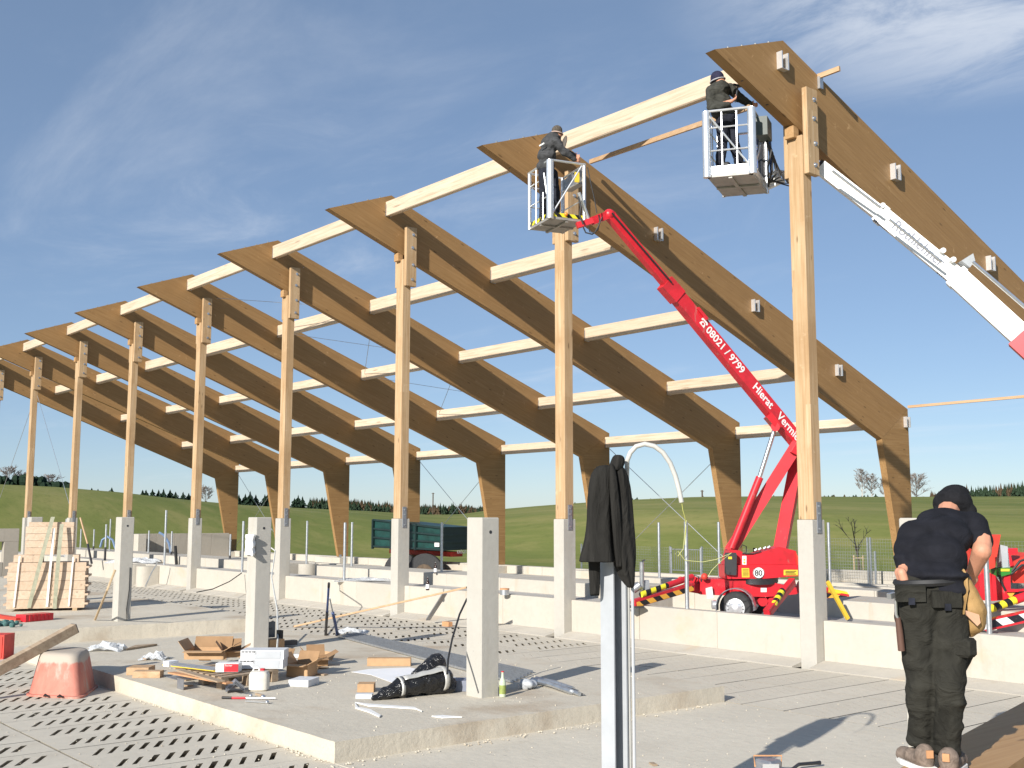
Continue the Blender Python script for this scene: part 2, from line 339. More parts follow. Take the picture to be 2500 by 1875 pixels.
M['glass'] = simple('brown_glass', (.03,.012,.006), .12, 0, .1, 4)
M['clearglass'] = simple('green_clear_glass', (.50,.56,.42), .08, 0, .1, 4)
M['brick'] = simple('orange_brick', (.52,.27,.13), .85, 0, .15, 9)
M['skin'] = simple('skin', (.56,.27,.17), .55, 0, .08, 5, .4)
M['leather'] = simple('leather_pouch', (.36,.22,.085), .7, 0, .25, 7, .3, .3)
M['net'] = simple('teal_net', (.06,.14,.13), .9, 0, .4, 20)
def cloth(name, c, wr=.55, sc=(3,3,9), scale=1.2, dust=.0, dist=.05):
    m,t,b = newmat(name); v = coords(t, sc); n = noise(t, v, scale, 5, .55, 1.2); n2 = noise(t, coords(t), 60, 4)
    cc = ramp(t, n, [(.3, tuple(x*.6 for x in c)), (.65, tuple(x*1.25 for x in c))])
    if dust:
        vo = noise(t, coords(t), 16, 7, .75); cc = mixc(t, maprange(t, vo, .72,.78,0,dust), cc, (.5,.47,.42))
    t.links.new(cc, b.inputs['Base Color']); b.inputs['Roughness'].default_value = .92; b.inputs['Specular IOR Level'].default_value = .2
    nn = bump(t, b, n, wr, dist); bump(t, b, n2, .15, .004, nn); return m
M['sweater'] = cloth('navy_sweater', (.012,.0125,.017), .5, (4,4,5), 1.4, 0, .03)
M['trousers'] = cloth('olive_black_trousers', (.027,.026,.021), .7, (2.2,2.2,3.0), 2.2, .75, .06)
M['jacket'] = cloth('grey_jacket', (.062,.063,.066), .6, (4,4,7), 1.5, 0, .04)
M['jacket_olive'] = cloth('olive_jacket', (.052,.052,.045), .7, (4,4,7), 1.5, 0, .04)
M['blackcoat'] = cloth('black_coat', (.020,.019,.017), .8, (6,6,1.6), 1.3, .1, .05)
M['darktrousers'] = cloth('dark_trousers', (.022,.024,.034), .6, (4,4,6), 1.5, .1, .03)
M['hat_black'] = cloth('black_hat', (.012,.012,.014), .3, (9,9,9), 2, 0, .01)
M['hat_grey'] = cloth('grey_hat', (.10,.085,.07), .3, (9,9,9), 2, 0, .01)
M['hat_navy'] = cloth('navy_hat', (.03,.03,.06), .3, (9,9,9), 2, 0, .01)
M['shoe'] = cloth('grey_shoe', (.20,.155,.125), .4, (9,9,9), 2, .3, .01)
def foil(name, c, rough, sc=9, strength=1.0, alpha=1):
    m,t,b = newmat(name); v = coords(t); n = noise(t, v, sc, 6, .6, 1.5)
    b.inputs['Base Color'].default_value = (*c,1); b.inputs['Roughness'].default_value = rough; b.inputs['Alpha'].default_value = alpha
    bump(t, b, n, strength, .03); return m
M['blackfoil'] = foil('black_foil', (.012,.012,.013), .16)
M['clearfoil'] = foil('clear_foil', (.75,.77,.78), .2, 12, 1.0, .55)
M['tape'] = simple('silver_tape', (.55,.54,.50), .35, .3)
M['haz_y'] = stripes('hazard_yellow_black', (.78,.68,.03), (.012,.012,.012), .22, 45)
M['haz_o'] = stripes('hazard_orange_black', (.80,.40,.05), (.012,.012,.012), .36, -45)
M['haz_w'] = stripes('hazard_white_black', (.80,.79,.76), (.012,.012,.02), .40, 45)
# brushed scratches on the poured floor, brown mud drifts on the slab
def scuff(m, sc, rot, lo, hi, amt, colr, scale=3):
    t = m.node_tree; b = [n for n in t.nodes if n.type == 'BSDF_PRINCIPLED'][0]; l = b.inputs['Base Color'].links[0].from_socket
    v = coords(t, sc, (0,0,math.radians(rot)), rnd=False); n = noise(t, v, scale, 6, .6, .2)
    t.links.new(mixc(t, maprange(t, n, lo, hi, 0, amt), l, colr), b.inputs['Base Color'])
scuff(M['floor'], (1.2,14,1), 15, .60,.70,.55,(.27,.25,.21), 2.2); scuff(M['floor'], (1,1,1), 0, .5,.75,.35,(.45,.39,.31), .8)
scuff(M['slab'], (1,1,1), 0, .50,.70,.65,(.36,.27,.18), .55); scuff(M['slab'], (1,1,1), 0, .56,.64,.28,(.36,.30,.23), 38)
scuff(M['slat'], (1,1,1), 0, .5,.72,.4,(.43,.37,.29), .7); scuff(M['wall'], (1,1,1.6), 0, .56,.72,.45,(.50,.38,.25), .9)
M['print_grey'] = simple('grey_print',(.20,.21,.25),.6)
M['web_shade'] = simple('web_recess_shade',(.07,.072,.08),.7,0,.2,6)  # shade inside the post's recess, painted into the web colour
scuff(M['red'], (1,1,1), 0, .48,.68,.6,(.36,.022,.028), 2.5); scuff(M['red'], (1,1,.3), 0, .62,.72,.45,(.36,.24,.20), 9)
scuff(M['white'], (1,1,.4), 0, .58,.74,.35,(.52,.50,.46), 5); scuff(M['pier'], (1,1,.25), 0, .52,.70,.55,(.40,.37,.31), 2.4); scuff(M['pier'], (1,1,1), 0, .68,.72,.6,(.30,.27,.23), 22)
# terrain grass
def grass_mat():
    m,t,b = newmat('field_grass'); v = coords(t, rnd=False); vs_ = coords(t, (.25,1,1), (0,0,math.radians(-38)), rnd=False)
    n1 = noise(t, vs_, .06, 6, .6); n2 = noise(t, v, .9, 8, .7); n3 = noise(t, vs_, .35, 6, .65, .3)
    n5 = noise(t, v, 5, 6, .7); c = ramp(t, n1, [(.33,(.120,.150,.038)), (.52,(.172,.190,.054)), (.66,(.245,.235,.082))])
    n4 = noise(t, vs_, 3.0, 8, .75, .4); c = mixc(t, maprange(t, n4, .5,.72,0,.55), c, (.10,.13,.032)); c = mixc(t, maprange(t, n5, .55,.75,0,.45), c, (.085,.105,.03)); c = mixc(t, maprange(t, n3, .45,.7,0,.6), c, (.27,.24,.09)); c = mixc(t, maprange(t, n2, .5,.75,0,.5), c, (.10,.128,.03))
    t.links.new(c, b.inputs['Base Color']); b.inputs['Roughness'].default_value = .95; b.inputs['Specular IOR Level'].default_value = .1
    bump(t, b, n2, .35, .12); return m
M['grass'] = grass_mat()
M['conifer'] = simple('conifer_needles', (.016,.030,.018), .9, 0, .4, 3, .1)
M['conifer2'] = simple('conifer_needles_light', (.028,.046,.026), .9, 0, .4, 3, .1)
M['autumn'] = simple('autumn_leaves', (.085,.06,.035), .9, 0, .3, 3, .1)
M['twig'] = simple('bare_twigs', (.22,.18,.155), .9, 0, .2, 4, .1)
M['bark'] = simple('bark', (.10,.075,.055), .95, 0, .3, 5, .1)
M['birchbark'] = simple('birch_bark', (.5,.48,.44), .9, 0, .3, 8, .1)
def uvbox(o, pts_u, pts_v, o0):   # planar uv in metres on a mesh
    me = o.data; uv = me.uv_layers.new(name='UVMap'); mw = Matrix.Translation(o.location) if o.parent is None else None
    U = Vector(pts_u); V = Vector(pts_v); O = Vector(o0)
    for l in me.loops:
        p = me.vertices[l.vertex_index].co; uv.data[l.index].uv = ((p-O).dot(U), (p-O).dot(V))
# ------------------------------------------------------------------ terrain and ground
def lerp_tab(tab, x):
    if x <= tab[0][0]: return tab[0][1]
    for (a,b),(c,d) in zip(tab, tab[1:]):
        if x <= c: return b+(d-b)*(x-a)/(c-a)
    return tab[-1][1]
# crest elevation (degrees above eye level) against bearing from the site's south corner
HOR = 1264.0
crest_px = [(-900,1165),(-300,1185),(0,1194),(150,1199),(300,1209),(450,1224),(600,1236),(750,1243),(900,1249),(1040,1257),(1120,1257),(1200,1246),(1320,1236),(1500,1224),(1700,1216),(1900,1215),(2100,1217),(2500,1218),(2900,1219),(3500,1230)]
def bearing(px): return math.atan2(px-1250, FPX)
crest = [(bearing(p), math.atan2(HOR-y, FPX)) for p,y in crest_px]
dist_tab = [(bearing(0),115),(bearing(500),135),(bearing(1040),190),(bearing(1150),200),(bearing(1500),170),(bearing(2500),165)]
def smooth(t): t = max(0,min(1,t)); return t*t*(3-2*t)
def ground_z(x, y):
    dx_, dy_ = x-CAM.x, y-CAM.y; r = math.hypot(dx_, dy_)
    a = math.atan2(-(dx_*AW.y - dy_*AW.x)*-1, 1) if False else math.atan2(dx_*RT.x+dy_*RT.y, dx_*AW.x+dy_*AW.y)
    if abs(a) > 1.25: e, R = math.radians(.6), 170
    else: e, R = lerp_tab(crest, a), lerp_tab(dist_tab, a)
    zc = CAM.z + math.tan(e)*R
    r0 = 30
    if r <= r0: z = .42
    elif r <= R:
        t = (r-r0)/(R-r0); z = .42 + (zc-.42)*(1-(1-t)**1.55)
    else: z = zc - .012*(r-R) - .00006*(r-R)**2
    z = max(z, -14)
    # the field lies a little lower beside the barn
    k_ = (1-smooth((y-27)/20))*(1-smooth((-x-58)/26)); z = z*(1-k_)-.6*k_
    return z
T = MB(); na = 220; rs = [4,10,16,20,24,26,27.5,29,30.5,32,33.5,35,36.5,38,39,40,41,42,43,44,45,46,47,48,49,50,51,52,53,54,55,56,57.5,59,60.5,62,64,66,68,70,73,76,79,82,86,94,102,110,118,126,134,142,150,158,166,174,182,192,205,225,260,310,400,560,900,1600]
vv = []
for i in range(na):
    a = 2*math.pi*i/na - math.pi
    # denser bearings in front of the building
    a = a - .62*math.sin(a)
    for r in rs:
        x = CAM.x + (AW.x*math.cos(a)+RT.x*math.sin(a))*r; y = CAM.y + (AW.y*math.cos(a)+RT.y*math.sin(a))*r
        vv.append((x,y,ground_z(x,y)))
k = len(rs); ff = [(i*k+j, ((i+1)%na)*k+j, ((i+1)%na)*k+j+1, i*k+j+1) for i in range(na) for j in range(k-1)]
ff.append(tuple(i*k for i in range(na)))
def field(name, cuts):
    me = bpy.data.meshes.new(name); me.from_pydata(vv, [], ff); bm = bmesh.new(); bm.from_mesh(me)
    for co,no in cuts: bmesh.ops.bisect_plane(bm, geom=list(bm.verts)+list(bm.edges)+list(bm.faces), plane_co=co, plane_no=no, clear_inner=True)
    bm.normal_update(); bmesh.ops.reverse_faces(bm, faces=[f for f in bm.faces if f.normal.z < 0]); bm.to_mesh(me); bm.free(); me.materials.append(M['grass'])
    me.polygons.foreach_set('use_smooth',[True]*len(me.polygons)); o = bpy.data.objects.new(name, me); col.objects.link(o); o['kind'] = 'structure'
field('ground', [((0,13.41,0),(0,1,0))]); field('ground', [((-57,0,0),(-1,0,0)),((0,13.409,0),(0,-1,0))])
struct('site_ground', MB().box((-57.01,-400,-1.4),(400,13.405,-.78)), M['grass'])

# ------------------------------------------------------------------ concrete levels
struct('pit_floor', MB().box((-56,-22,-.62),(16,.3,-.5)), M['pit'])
# slotted floor elements, 0.66 m wide, running across the building
EW = .66
def slat_mesh(L, slots, name, wy=.060):
    # element with undercut sides; slots run diagonally and widen downwards
    mb = MB(); x0, x1, t, g = (.004, EW-.004, .14, .10) if slots else (.009, EW-.009, .14, .10); ya, yb = .003, L-.003
    side = [(x0,ya),(x1,ya),(x1,yb),(x0,yb)]; low = [(x0+g,ya+g),(x1-g,ya+g),(x1-g,yb-g),(x0+g,yb-g)]
    vs_ = [(*p,0) for p in side]+[(*p,-t) for p in low]; fs_ = [(i,(i+1)%4,(i+1)%4+4,i+4) for i in range(4)]
    if not slots: wy = .009
    mb.add(vs_, fs_)
    sx0, sx1, sk, pitch = .185, .475, .185, .16
    n = int((L-sk-.12)/pitch); ys = [.05+(L-.1-sk-wy-(n-1)*pitch)/2+i*pitch for i in range(n)]
    top = []; f2 = []
    def V(x,y,z=0): top.append((x,y,z)); return len(top)-1
    ys = [y+random.uniform(-.005,.005) for y in ys]; ws = [wy*random.uniform(.82,1.12) if random.random() > .04 else wy*.25 for y in ys]
    A = [V(sx1,y) for y in ys]; B = [V(sx1,y+w_) for y,w_ in zip(ys,ws)]; C = [V(sx0,y+sk+w_) for y,w_ in zip(ys,ws)]; Dd = [V(sx0,y+sk) for y in ys]
    r0, r1, l0, l1 = V(x1,ya), V(x1,yb), V(x0,ya), V(x0,yb); m0, m1, k0, k1 = V(sx1,ya), V(sx1,yb), V(sx0,ya), V(sx0,yb)
    f2.append((m0,A[0],Dd[0],k0)); f2.append((B[-1],m1,k1,C[-1]))
    for i in range(n-1): f2.append((B[i],A[i+1],Dd[i+1],C[i]))
    R = [r0]+[V(x1,y) for yy in zip(ys,[q+w_ for q,w_ in zip(ys,ws)]) for y in yy]+[r1]; Mi = [m0]+[q for p in zip(A,B) for q in p]+[m1]
    Lf = [l0]+[V(x0,y) for yy in zip([q+sk for q in ys],[q+sk+w_ for q,w_ in zip(ys,ws)]) for y in yy]+[l1]; Mk = [k0]+[q for p in zip(Dd,C) for q in p]+[k1]
    for i in range(len(R)-1): f2.append((Mi[i],R[i],R[i+1],Mi[i+1])); f2.append((Lf[i],Mk[i],Mk[i+1],Lf[i+1]))
    for a_,b_,c_,d_ in zip(A,B,C,Dd):
        q = [top[a_],top[b_],top[c_],top[d_]]; cx = sum(p[0] for p in q)/4; cy = sum(p[1] for p in q)/4
        lo = [V(cx+(p[0]-cx)*1.35, cy+(p[1]-cy)*1.25+(.028 if i in (1,2) else -.028), -.05) for i,p in enumerate(q)]
        for i in range(4): f2.append(((a_,b_,c_,d_)[i],(a_,b_,c_,d_)[(i+1)%4],lo[(i+1)%4],lo[i]))
    mb.add(top, f2); return mb
sf = bpy.data.objects.new('slatted_floor', None); col.objects.link(sf); sf['kind'] = 'structure'
protos = {}
def lay(X0, X1, Y0, L, slots):
    n = int(round((X1-X0)/EW))
    for i in range(n):
        key = (L, slots, random.randrange(4))
        x = X0+i*EW
        if key not in protos:
            o = slat_mesh(L, slots, 'slat').build('slat', M['slat']); protos[key] = o; o.parent = sf
        else:
            o = protos[key].copy(); col.objects.link(o); o.parent = sf
        o.location = (x, Y0, -.003*random.random())
GX = .82   # groove phase
def gx(n): return GX - n*EW
for Y0, L in ((-11.45,1.86),(-13.45,1.98),(-15.45,1.98)): lay(gx(19), gx(-1), Y0, L, True)
lay(gx(62), gx(8), -3.74, 1.72, True); lay(gx(62), gx(8), -2.0, 1.72, True)
lay(gx(8), gx(-11), -3.74, 1.72, False); lay(gx(8), gx(-11), -2.0, 1.72, False)
# plain floor, right foreground, and strips
f_ = MB().box((1.49,-24,-.3),(14,-3.76,-.001)); struct('concrete_floor', f_, M['floor'])
struct('floor_strip', MB().box((-12,-9.57,-.3),(1.48,-3.76,-.004)), M['floor'])
def rough_slab(name, poly, z0, z1, mat, edge=.02):
    # top with slightly uneven edge
    P = []
    for (a,b) in zip(poly, poly[1:]+poly[:1]):
        a = Vector((*a,0)); b = Vector((*b,0)); n = max(1,int((b-a).length/.25))
        for i in range(n):
            p = a.lerp(b, i/n); P.append((p.x+random.uniform(-1,1)*edge*.25, p.y+random.uniform(-1,1)*edge*.25, z0))
    mb = MB().prism(P, (0,0,z1-z0)); return struct(name, mb, mat)
rough_slab('near_slab', [(-8.9,-9.53),(1.17,-9.58),(1.22,-3.76),(-5.2,-3.84),(-8.9,-5.0)], -.25, .2, M['slab'])
rough_slab('far_slab', [(-56,-13.5),(-11.4,-13.5),(-11.3,-9.0),(-10.95,-4.3),(-13,-3.9),(-56,-3.9)], -.25, .265, M['slab'])
# back platform levels
struct('platform', MB().box((-56,.449,-.4),(-5.3,1.32,.685)), M['platform'])
MBp = MB().box((-.9,.449,-.4),(9,1.32,.685)); p2 = struct('side_platform', MBp, M['platform'])
struct('passage_floor', MB().box((-5.29,.449,-.4),(-.91,6,.30)), M['platform'])
struct('alley_floor', MB().box((-48,2.61,-.5),(14,13.0,.20)), M['floor'])

# ------------------------------------------------------------------ piers, walls
def FX(k): return 6.0*(k-8)
def nth(k, n=8): return ORD[n-k]
def pier(k, x1, y0, h, z0, label, group, hole=False, w_=.303, d_=.34):
    o = thing('concrete_pier', label, 'pier', (x1-w_/2, y0+d_/2, z0), 0, group)
    mb = MB().cbox((x1-w_,y0,z0-.12),(x1,y0+d_,h),.012); mb.build('shaft', M['pier'], o)
    if hole:
        MB().cyl((x1+.002,y0+d_*.5,h-.18),(x1-.02,y0+d_*.5,h-.18),.022,12).build('bolt_hole', M['darkmetal'], o)
    return o
for k in range(9):
    pier(k, FX(k), 0, 2.35, 0, ('square concrete pier under the timber post of the %s frame from the white boom' % nth(k)), 'concrete piers under the timber posts', d_=.345)
front = {4:('square concrete pier behind the strapped stack of pale boards', .265), 5:('square concrete pier peeking over the strapped stack of pale boards', .265), 6:('square concrete pier with a thin black cable on its side', .265), 7:('square concrete pier with a white scrap stuck to its corner', .2), 8:('square concrete pier beside the lemonade bottle and black bundle', .2), 9:('square concrete pier just behind the bent worker', .0)}
for k,(lb,z0) in front.items():
    if k == 4: continue
    pier(k, FX(k), -6.84, 2.38, z0, lb, 'free standing concrete piers', True, .305, .28)
# white scrap on pier B
mb = MB()
P_ = [(-6.30+.01*math.sin(i*2.3),-6.845,1.76+.042*i) for i in range(9)]+[(-5.985+.02*math.sin(i*1.9+1),-6.86,2.10-.042*i) for i in range(9)]
mb.prism(P_,(0,-.035,0)); mb.prism([(p[0]+.05,p[1]-.036,p[2]-.02) for p in P_[9:]]+[(-6.12,-6.881,1.79),(-6.12,-6.881,2.06)],(.035,-.05,.0))
tag(mb.build('plastic_scrap', M['whiteplastic']), 'white foam scrap stuck to the corner of a concrete pier', 'scrap')
# wall 1 along the posts
def wall_run(name, label, x0, x1, y0, y1, z0, z1, npan, mat, group=None, apron=True):
    o = thing(name, label, 'wall', ((x0+x1)/2,(y0+y1)/2,z0), 0, group)
    wd = (x1-x0)/npan
    for i in range(npan):
        a = x0+i*wd; dz = random.uniform(-.006,.006)
        MB().cbox((a+.004,y0+random.uniform(-.004,.004),z0),(a+wd-.004,y1,z1+dz),.012).build('panel', mat, o)
    if apron:
        n = 14; top = []; P = []
        vs_ = []; 
        for i in range(n+1):
            x = x0+(x1-x0)*i/n; e = random.uniform(-.03,.03)
            vs_ += [(x,y0+.02,-.02),(x,y0-.42+e,-.02),(x,y0-.42+e,.004),(x,y0-.06,.085+e*.3),(x,y0+.02,.095)]
        fs_ = [(i*5+j,(i+1)*5+j,(i+1)*5+(j+1)%5,i*5+(j+1)%5) for i in range(n) for j in range(5)]+[(0,1,2,3,4),tuple(n*5+j for j in (4,3,2,1,0))]
        mb = MB(); mb.add(vs_, fs_); mb.build('apron', mat, o, smooth=False)
    return o
for k in range(-1,9):
    x0 = FX(k)+.003; x1 = FX(k+1)-.306
    if k < 0: x0, x1 = -54, FX(0)-.306
    lab = ('low cream concrete wall in the %s bay from the white boom' % nth(k,7)) if 0 <= k <= 7 else 'low cream concrete wall past the last timber post' if k < 0 else 'low cream concrete wall behind the bent worker'
    wall_run('low_wall', lab, x0, x1, .2, .448, -.1, .72, 3, M['wall'], 'low walls between the posts')
# wall 2 (kerb of the stalls)
def kerb(name, label, x0, x1, y0, y1, z0, z1, pitch, group, mat=None):
    o = thing(name, label, 'kerb', ((x0+x1)/2,(y0+y1)/2,z0), 0, group); n = max(1,round((x1-x0)/pitch)); wd = (x1-x0)/n
    for i in range(n): MB().cbox((x0+i*wd+.004,y0,z0),(x0+(i+1)*wd-.004,y1,z1+random.uniform(-.005,.005)),.012).build('panel', mat or M['wall'], o)
    return o
kerb('stall_kerb','cream concrete stall kerb behind the brown beer bottle', -18.2,-5.4,1.325,2.6,.2,.975,2.1,'stall kerbs')
kerb('stall_kerb','cream concrete stall kerb beyond the niche with round drains', -46,-20.4,1.325,2.6,.2,.975,2.1,'stall kerbs')
kerb('stall_kerb','cream concrete stall kerb behind the yellow leaning bar', -.9,8.5,1.325,2.6,.2,.975,2.3,'stall kerbs')
kerb('back_kerb','cream concrete kerb at the far side of the passage behind the red lift', -9.5,.2,5.2,5.9,.2,.885,2.4,None)
# drain niche
o = thing('drain_niche','concrete niche with two round drain cylinders in the kerb','niche',(-19.3,2,.2))
MB().box((-20.38,2.3,.2),(-18.22,2.6,.975)).build('back_wall', M['wall'], o)
for x in (-19.8,-18.8): MB().cyl((x,1.95,.2),(x,1.95,.96),.3,20).build('drain_cylinder', M['wall'], o, True)
# wall 3 along the frame feet
o = thing('foot_wall','low cream concrete wall under the feet of the glulam frames','wall',(-20,13,0))
xs_ = [-48.4+i*2.45 for i in range(25)]
for x in xs_: MB().cbox((x+.005,12.98,-.3),(x+2.44,13.4,.50),.012).build('panel', M['wall'], o)
for k in range(0,9):
    b_ = MB().cbox((FX(k)-1.9,12.55,-.3),(FX(k)+.45,12.978,.475),.012).build('foundation_block', M['wall'])
    tag(b_, 'concrete foundation block under the leg of the %s frame from the white boom' % nth(k), 'block', 'frame foundation blocks')
# right far wall with mesh fence behind
o = thing('far_wall','white concrete wall under the wire mesh fence','wall',(-6,16.2,0))
for i in range(6): MB().cbox((-11.5+i*3.5,16.0,-.5),(-8.01+i*3.5,16.3,.72),.012).build('panel', M['wall'], o)
# end walls on the left
o = thing('end_wall','grey concrete end wall of the barn by the last glulam leg','wall',(-47.6,10,0))
for i in range(5):
    y = 7.35+i*1.05; MB().cbox((-47.85,y+.004,-.3),(-47.5,y+1.046,1.5),.012).build('panel', M['dimwall'], o)
MB().cbox((-47.5,6.9,-.3),(-46.2,7.34,1.5),.012).build('return_panel', M['wall'], o)
o = thing('window_wall','grey concrete wall with a square window opening by the board stack','wall',(-33,-3.9,0))
for a,b in (((-33.4,-8.5,.2),(-33.1,-3.28,.72)),((-33.4,-8.5,1.47),(-33.1,-2.75,1.95)),((-33.4,-3.27,.2),(-33.1,-2.75,1.469)),((-33.4,-8.5,.721),(-33.1,-4.15,1.469))):
    MB().cbox(a,b,.01).build('panel', M['dimwall'], o)
# curved cream stub wall in front of the sixth bay
mb = MB(); P = []
for i in range(9): a = math.pi*i/8; P.append((-28.6+.32*math.cos(a)*-1, -.15-.32*math.sin(a), -.05))
P = P + [(-28.28,.19,-.05),(-28.92,.19,-.05)]
tag(mb.prism(P,(0,0,.76)).build('round_stub', M['wall'], smooth=True),'rounded cream concrete stub against the low wall','stub','rounded stubs')
tag(MB().prism([(p[0]+1.25,p[1],p[2]) for p in P],(0,0,.74)).build('round_stub', M['wall'], smooth=True),'rounded cream concrete stub with a black peg on top','stub','rounded stubs')

# ------------------------------------------------------------------ glulam frames
XA, XB = -.308, -.108
TIP,RDG,KO,KI,FO,FI = (-2.06,9.81),(-.26,10.47),(13.35,5.45),(11.98,4.55),(13.35,.505),(12.83,.505)
def frame(k):
    X = FX(k); o = thing('glulam_frame', 'brown glulam roof frame, %s in the row from the white boom' % nth(k), 'frame', (X-.2,13.1,.5), 0, 'brown glulam frames')
    def P(q, x): return (X+x, q[0], q[1])
    mb = MB(); c = .012
    mb.prism([P(q,XA) for q in (TIP,RDG,KO,KI)], (XB-XA,0,0)); r = mb.build('rafter', M['glulam'], o)
    mb = MB(); mb.prism([P((KI[0]+.003,KI[1]-.003),XA+.003), P((KO[0],KO[1]-.006),XA+.003), P(FO,XA+.003), P(FI,XA+.003)], (XB-XA-.006,0,0)); mb.build('leg', M['glulam_leg'], o)
    for i in range(4):
        t = .25+.2*i; y = TIP[0]+(RDG[0]-TIP[0])*t; z = TIP[1]+(RDG[1]-TIP[1])*t
        MB().cyl((X-.2,y,z-.01),(X-.2,y-.01,z+.03),.022,8).build('screw_head', M['bolt'], r)
    for i,(y,z) in enumerate(((-1.25,9.515),(-.6,9.27))):
        MB().cyl((X-.2,y,z+.03),(X-.2,y-.004,z-.004),.035,12).build('dowel_hole', M['darkmetal'], r)
    MB().box((X-.30,12.86,.485),(X-.10,12.98,.6)).build('foot_bracket', M['galv'], o)
    return o
for k in range(9): frame(k)
def post(k):
    X = FX(k); o = thing('timber_post', 'tall square timber post carrying the %s glulam frame from the white boom' % nth(k), 'post', (X-.16,.18,2.35), 0, 'timber posts')
    MB().cbox((X-.31,.062,2.352),(X-.013,.30,8.86),.008).build('shaft', M['post'], o)
    for a,b in ((X-.012,X+.088),(X-.412,X-.311)):
        MB().cbox((a,.085,8.17),(b,.40,9.69),.008).build('cheek_board', M['post'], o)
    MB().cbox((X-.30,-.03,8.82),(X-.115,.12,9.03),.006).build('seat_block', M['glulam_stack'], o)
    for i,z in enumerate((8.34,8.72,9.16,9.50)):
        MB().lathe((X+.088,.27+.02*(i%2),z),[(.042,0),(.042,.006),(.024,.007),(.024,.035)],10,(1,0,0)).build('bolt', M['bolt'], o)
    pl = MB().cbox((X+.001,.12,2.13),(X+.016,.235,2.64),.003).build('base_plate', M['plate'], o)
    for z in (2.2,2.45,2.57): MB().lathe((X+.016,.177,z),[(.018,0),(.018,.012)],8,(1,0,0)).build('bolt', M['bolt'], pl)
for k in range(9): post(k)
ROWS = [(-.355,9.905,.37,.14,'ridge'),(3.03,8.66,.43,.15,'second'),(6.50,7.43,.38,.15,'third'),(9.96,6.12,.40,.15,'fourth'),(13.20,4.92,.38,.15,'eaves')]
def hanger(X, row, label=None):
    y,z,h,wd,_ = ROWS[row]; o = thing('joist_hanger', label, 'hanger', (X+XB,y,z), 0, 'empty joist hangers')
    for s in (-1,1):
        MB().box((X+XB+.001,y+s*.085-.012,z+.0),(X+XB+.11,y+s*.085+.012,z+.30)).build('flange', M['alu'], o)
    MB().box((X+XB+.001,y-.072,z-.004),(X+XB+.11,y+.072,z+.004)).build('seat', M['alu'], o)
for k in range(0,8):
    for r,(y,z,h,wd,nm) in enumerate(ROWS):
        if k == 7 and r > 0: continue
        x0 = FX(k)+XB+.004; x1 = FX(k+1)+XA-.004
        lb = 'pale spruce %s purlin in the %s bay from the white boom' % (nm if r in (0,4) else nm+' row', nth(k,7))
        o = thing('purlin', lb, 'purlin', ((x0+x1)/2,y,z), 0, 'pale purlins between the frames')
        mb = MB(); c = .03
        # arrissed timber with a little waney lower edge
        n = 7; vs_ = []
        for i in range(n):
            x = x0+(x1-x0)*i/(n-1); wv = .006+.016*abs(math.sin(i*1.3+k*2.1+r)) if 0<i<n-1 else .006
            vs_ += [(x,y-wd/2+wv,z),(x,y+wd/2-.006,z),(x,y+wd/2,z+.006),(x,y+wd/2,z+h-.006),(x,y+wd/2-.006,z+h),(x,y-wd/2+.012,z+h),(x,y-wd/2,z+h-.012),(x,y-wd/2,z+wv)]
        fs_ = [(i*8+j,(i+1)*8+j,(i+1)*8+(j+1)%8,i*8+(j+1)%8) for i in range(n-1) for j in range(8)]+[tuple(range(8))[::-1],tuple((n-1)*8+j for j in range(8))]
        mb.add(vs_, fs_); mb.build('timber', M['purlin'], o)
        mb = MB(); mb.box((x0,y-wd/2-.006,z-.006),(x0+.035,y-wd/2-.001,z+h*.8)).box((x0,y+wd/2+.001,z-.006),(x0+.035,y+wd/2+.006,z+h*.8)).box((x0,y-wd/2-.006,z-.008),(x0+.035,y+wd/2+.006,z-.002))
        mb.build('joist_hanger', M['galv'], o)
for r in (1,2,3,4): hanger(FX(7), r, 'empty metal joist hanger on the second frame, %s row' % ROWS[r][4])
for r in (0,1,2,3): hanger(FX(8), r, 'empty metal joist hanger on the frame above the white boom, %s row' % ROWS[r][4])
# temporary laths
tag(MB().bar(at(1441,395,X=-5.9),at(1441,395,X=-5.9)+(at(1727,297,X=-1.6)-at(1441,395,X=-5.9))*1.28,.05,.09).build('ridge_lath', M['lath']),'thin temporary lath under the ridge purlin between the lift baskets','lath')
o = thing('clamped_lath_end','stub of lath clamped on top of the frame above the white boom','lath',(-.1,.75,10.0))
MB().bar((-.42,.70,10.07),(.30,.78,10.12),.05,.085).build('lath', M['lath'], o); MB().box((-.105,.70,9.86),(-.055,.80,10.08)).build('clamp', M['galv'], o)
tag(MB().bar((-6.0,13.2,5.50),(9,13.5,5.62),.08,.07).build('eaves_lath', M['lath']),'long thin lath running out from the eaves of the second frame','lath')
# steel bracing rods in two bays
def rod(p, q, label, r=.011):
    tag(MB().cyl(p,q,r,6).build('brace_rod', M['galv']), label, 'brace rod', 'thin bracing rods')
rod((-42.1,.25,8.0),(-47.9,.25,2.4),'thin brace rod falling from post seven towards post eight on the post line'.replace('post seven','the seventh post').replace('post eight','the eighth'))
rod((-42.1,.28,8.0),(-36.4,.28,2.4),'thin brace rod crossing the post line from the seventh post')
for a,b,lb in (((-24.2,13.2,4.9),(-30,13.2,.7),'down right'),((-30,13.2,4.9),(-24.2,13.2,.7),'down left')):
    rod(a,b,'thin cross brace rod between the fifth and sixth glulam legs, %s' % ('one diagonal' if lb=='down right' else 'other diagonal'))
for a,b,lb in (((-12.2,13.2,4.9),(-18,13.2,.7),'a'),((-18,13.2,4.9),(-12.2,13.2,.7),'b')):
    rod(a,b,'thin cross brace rod between the third and fourth glulam legs, %s' % ('one diagonal' if lb=='a' else 'other diagonal'))
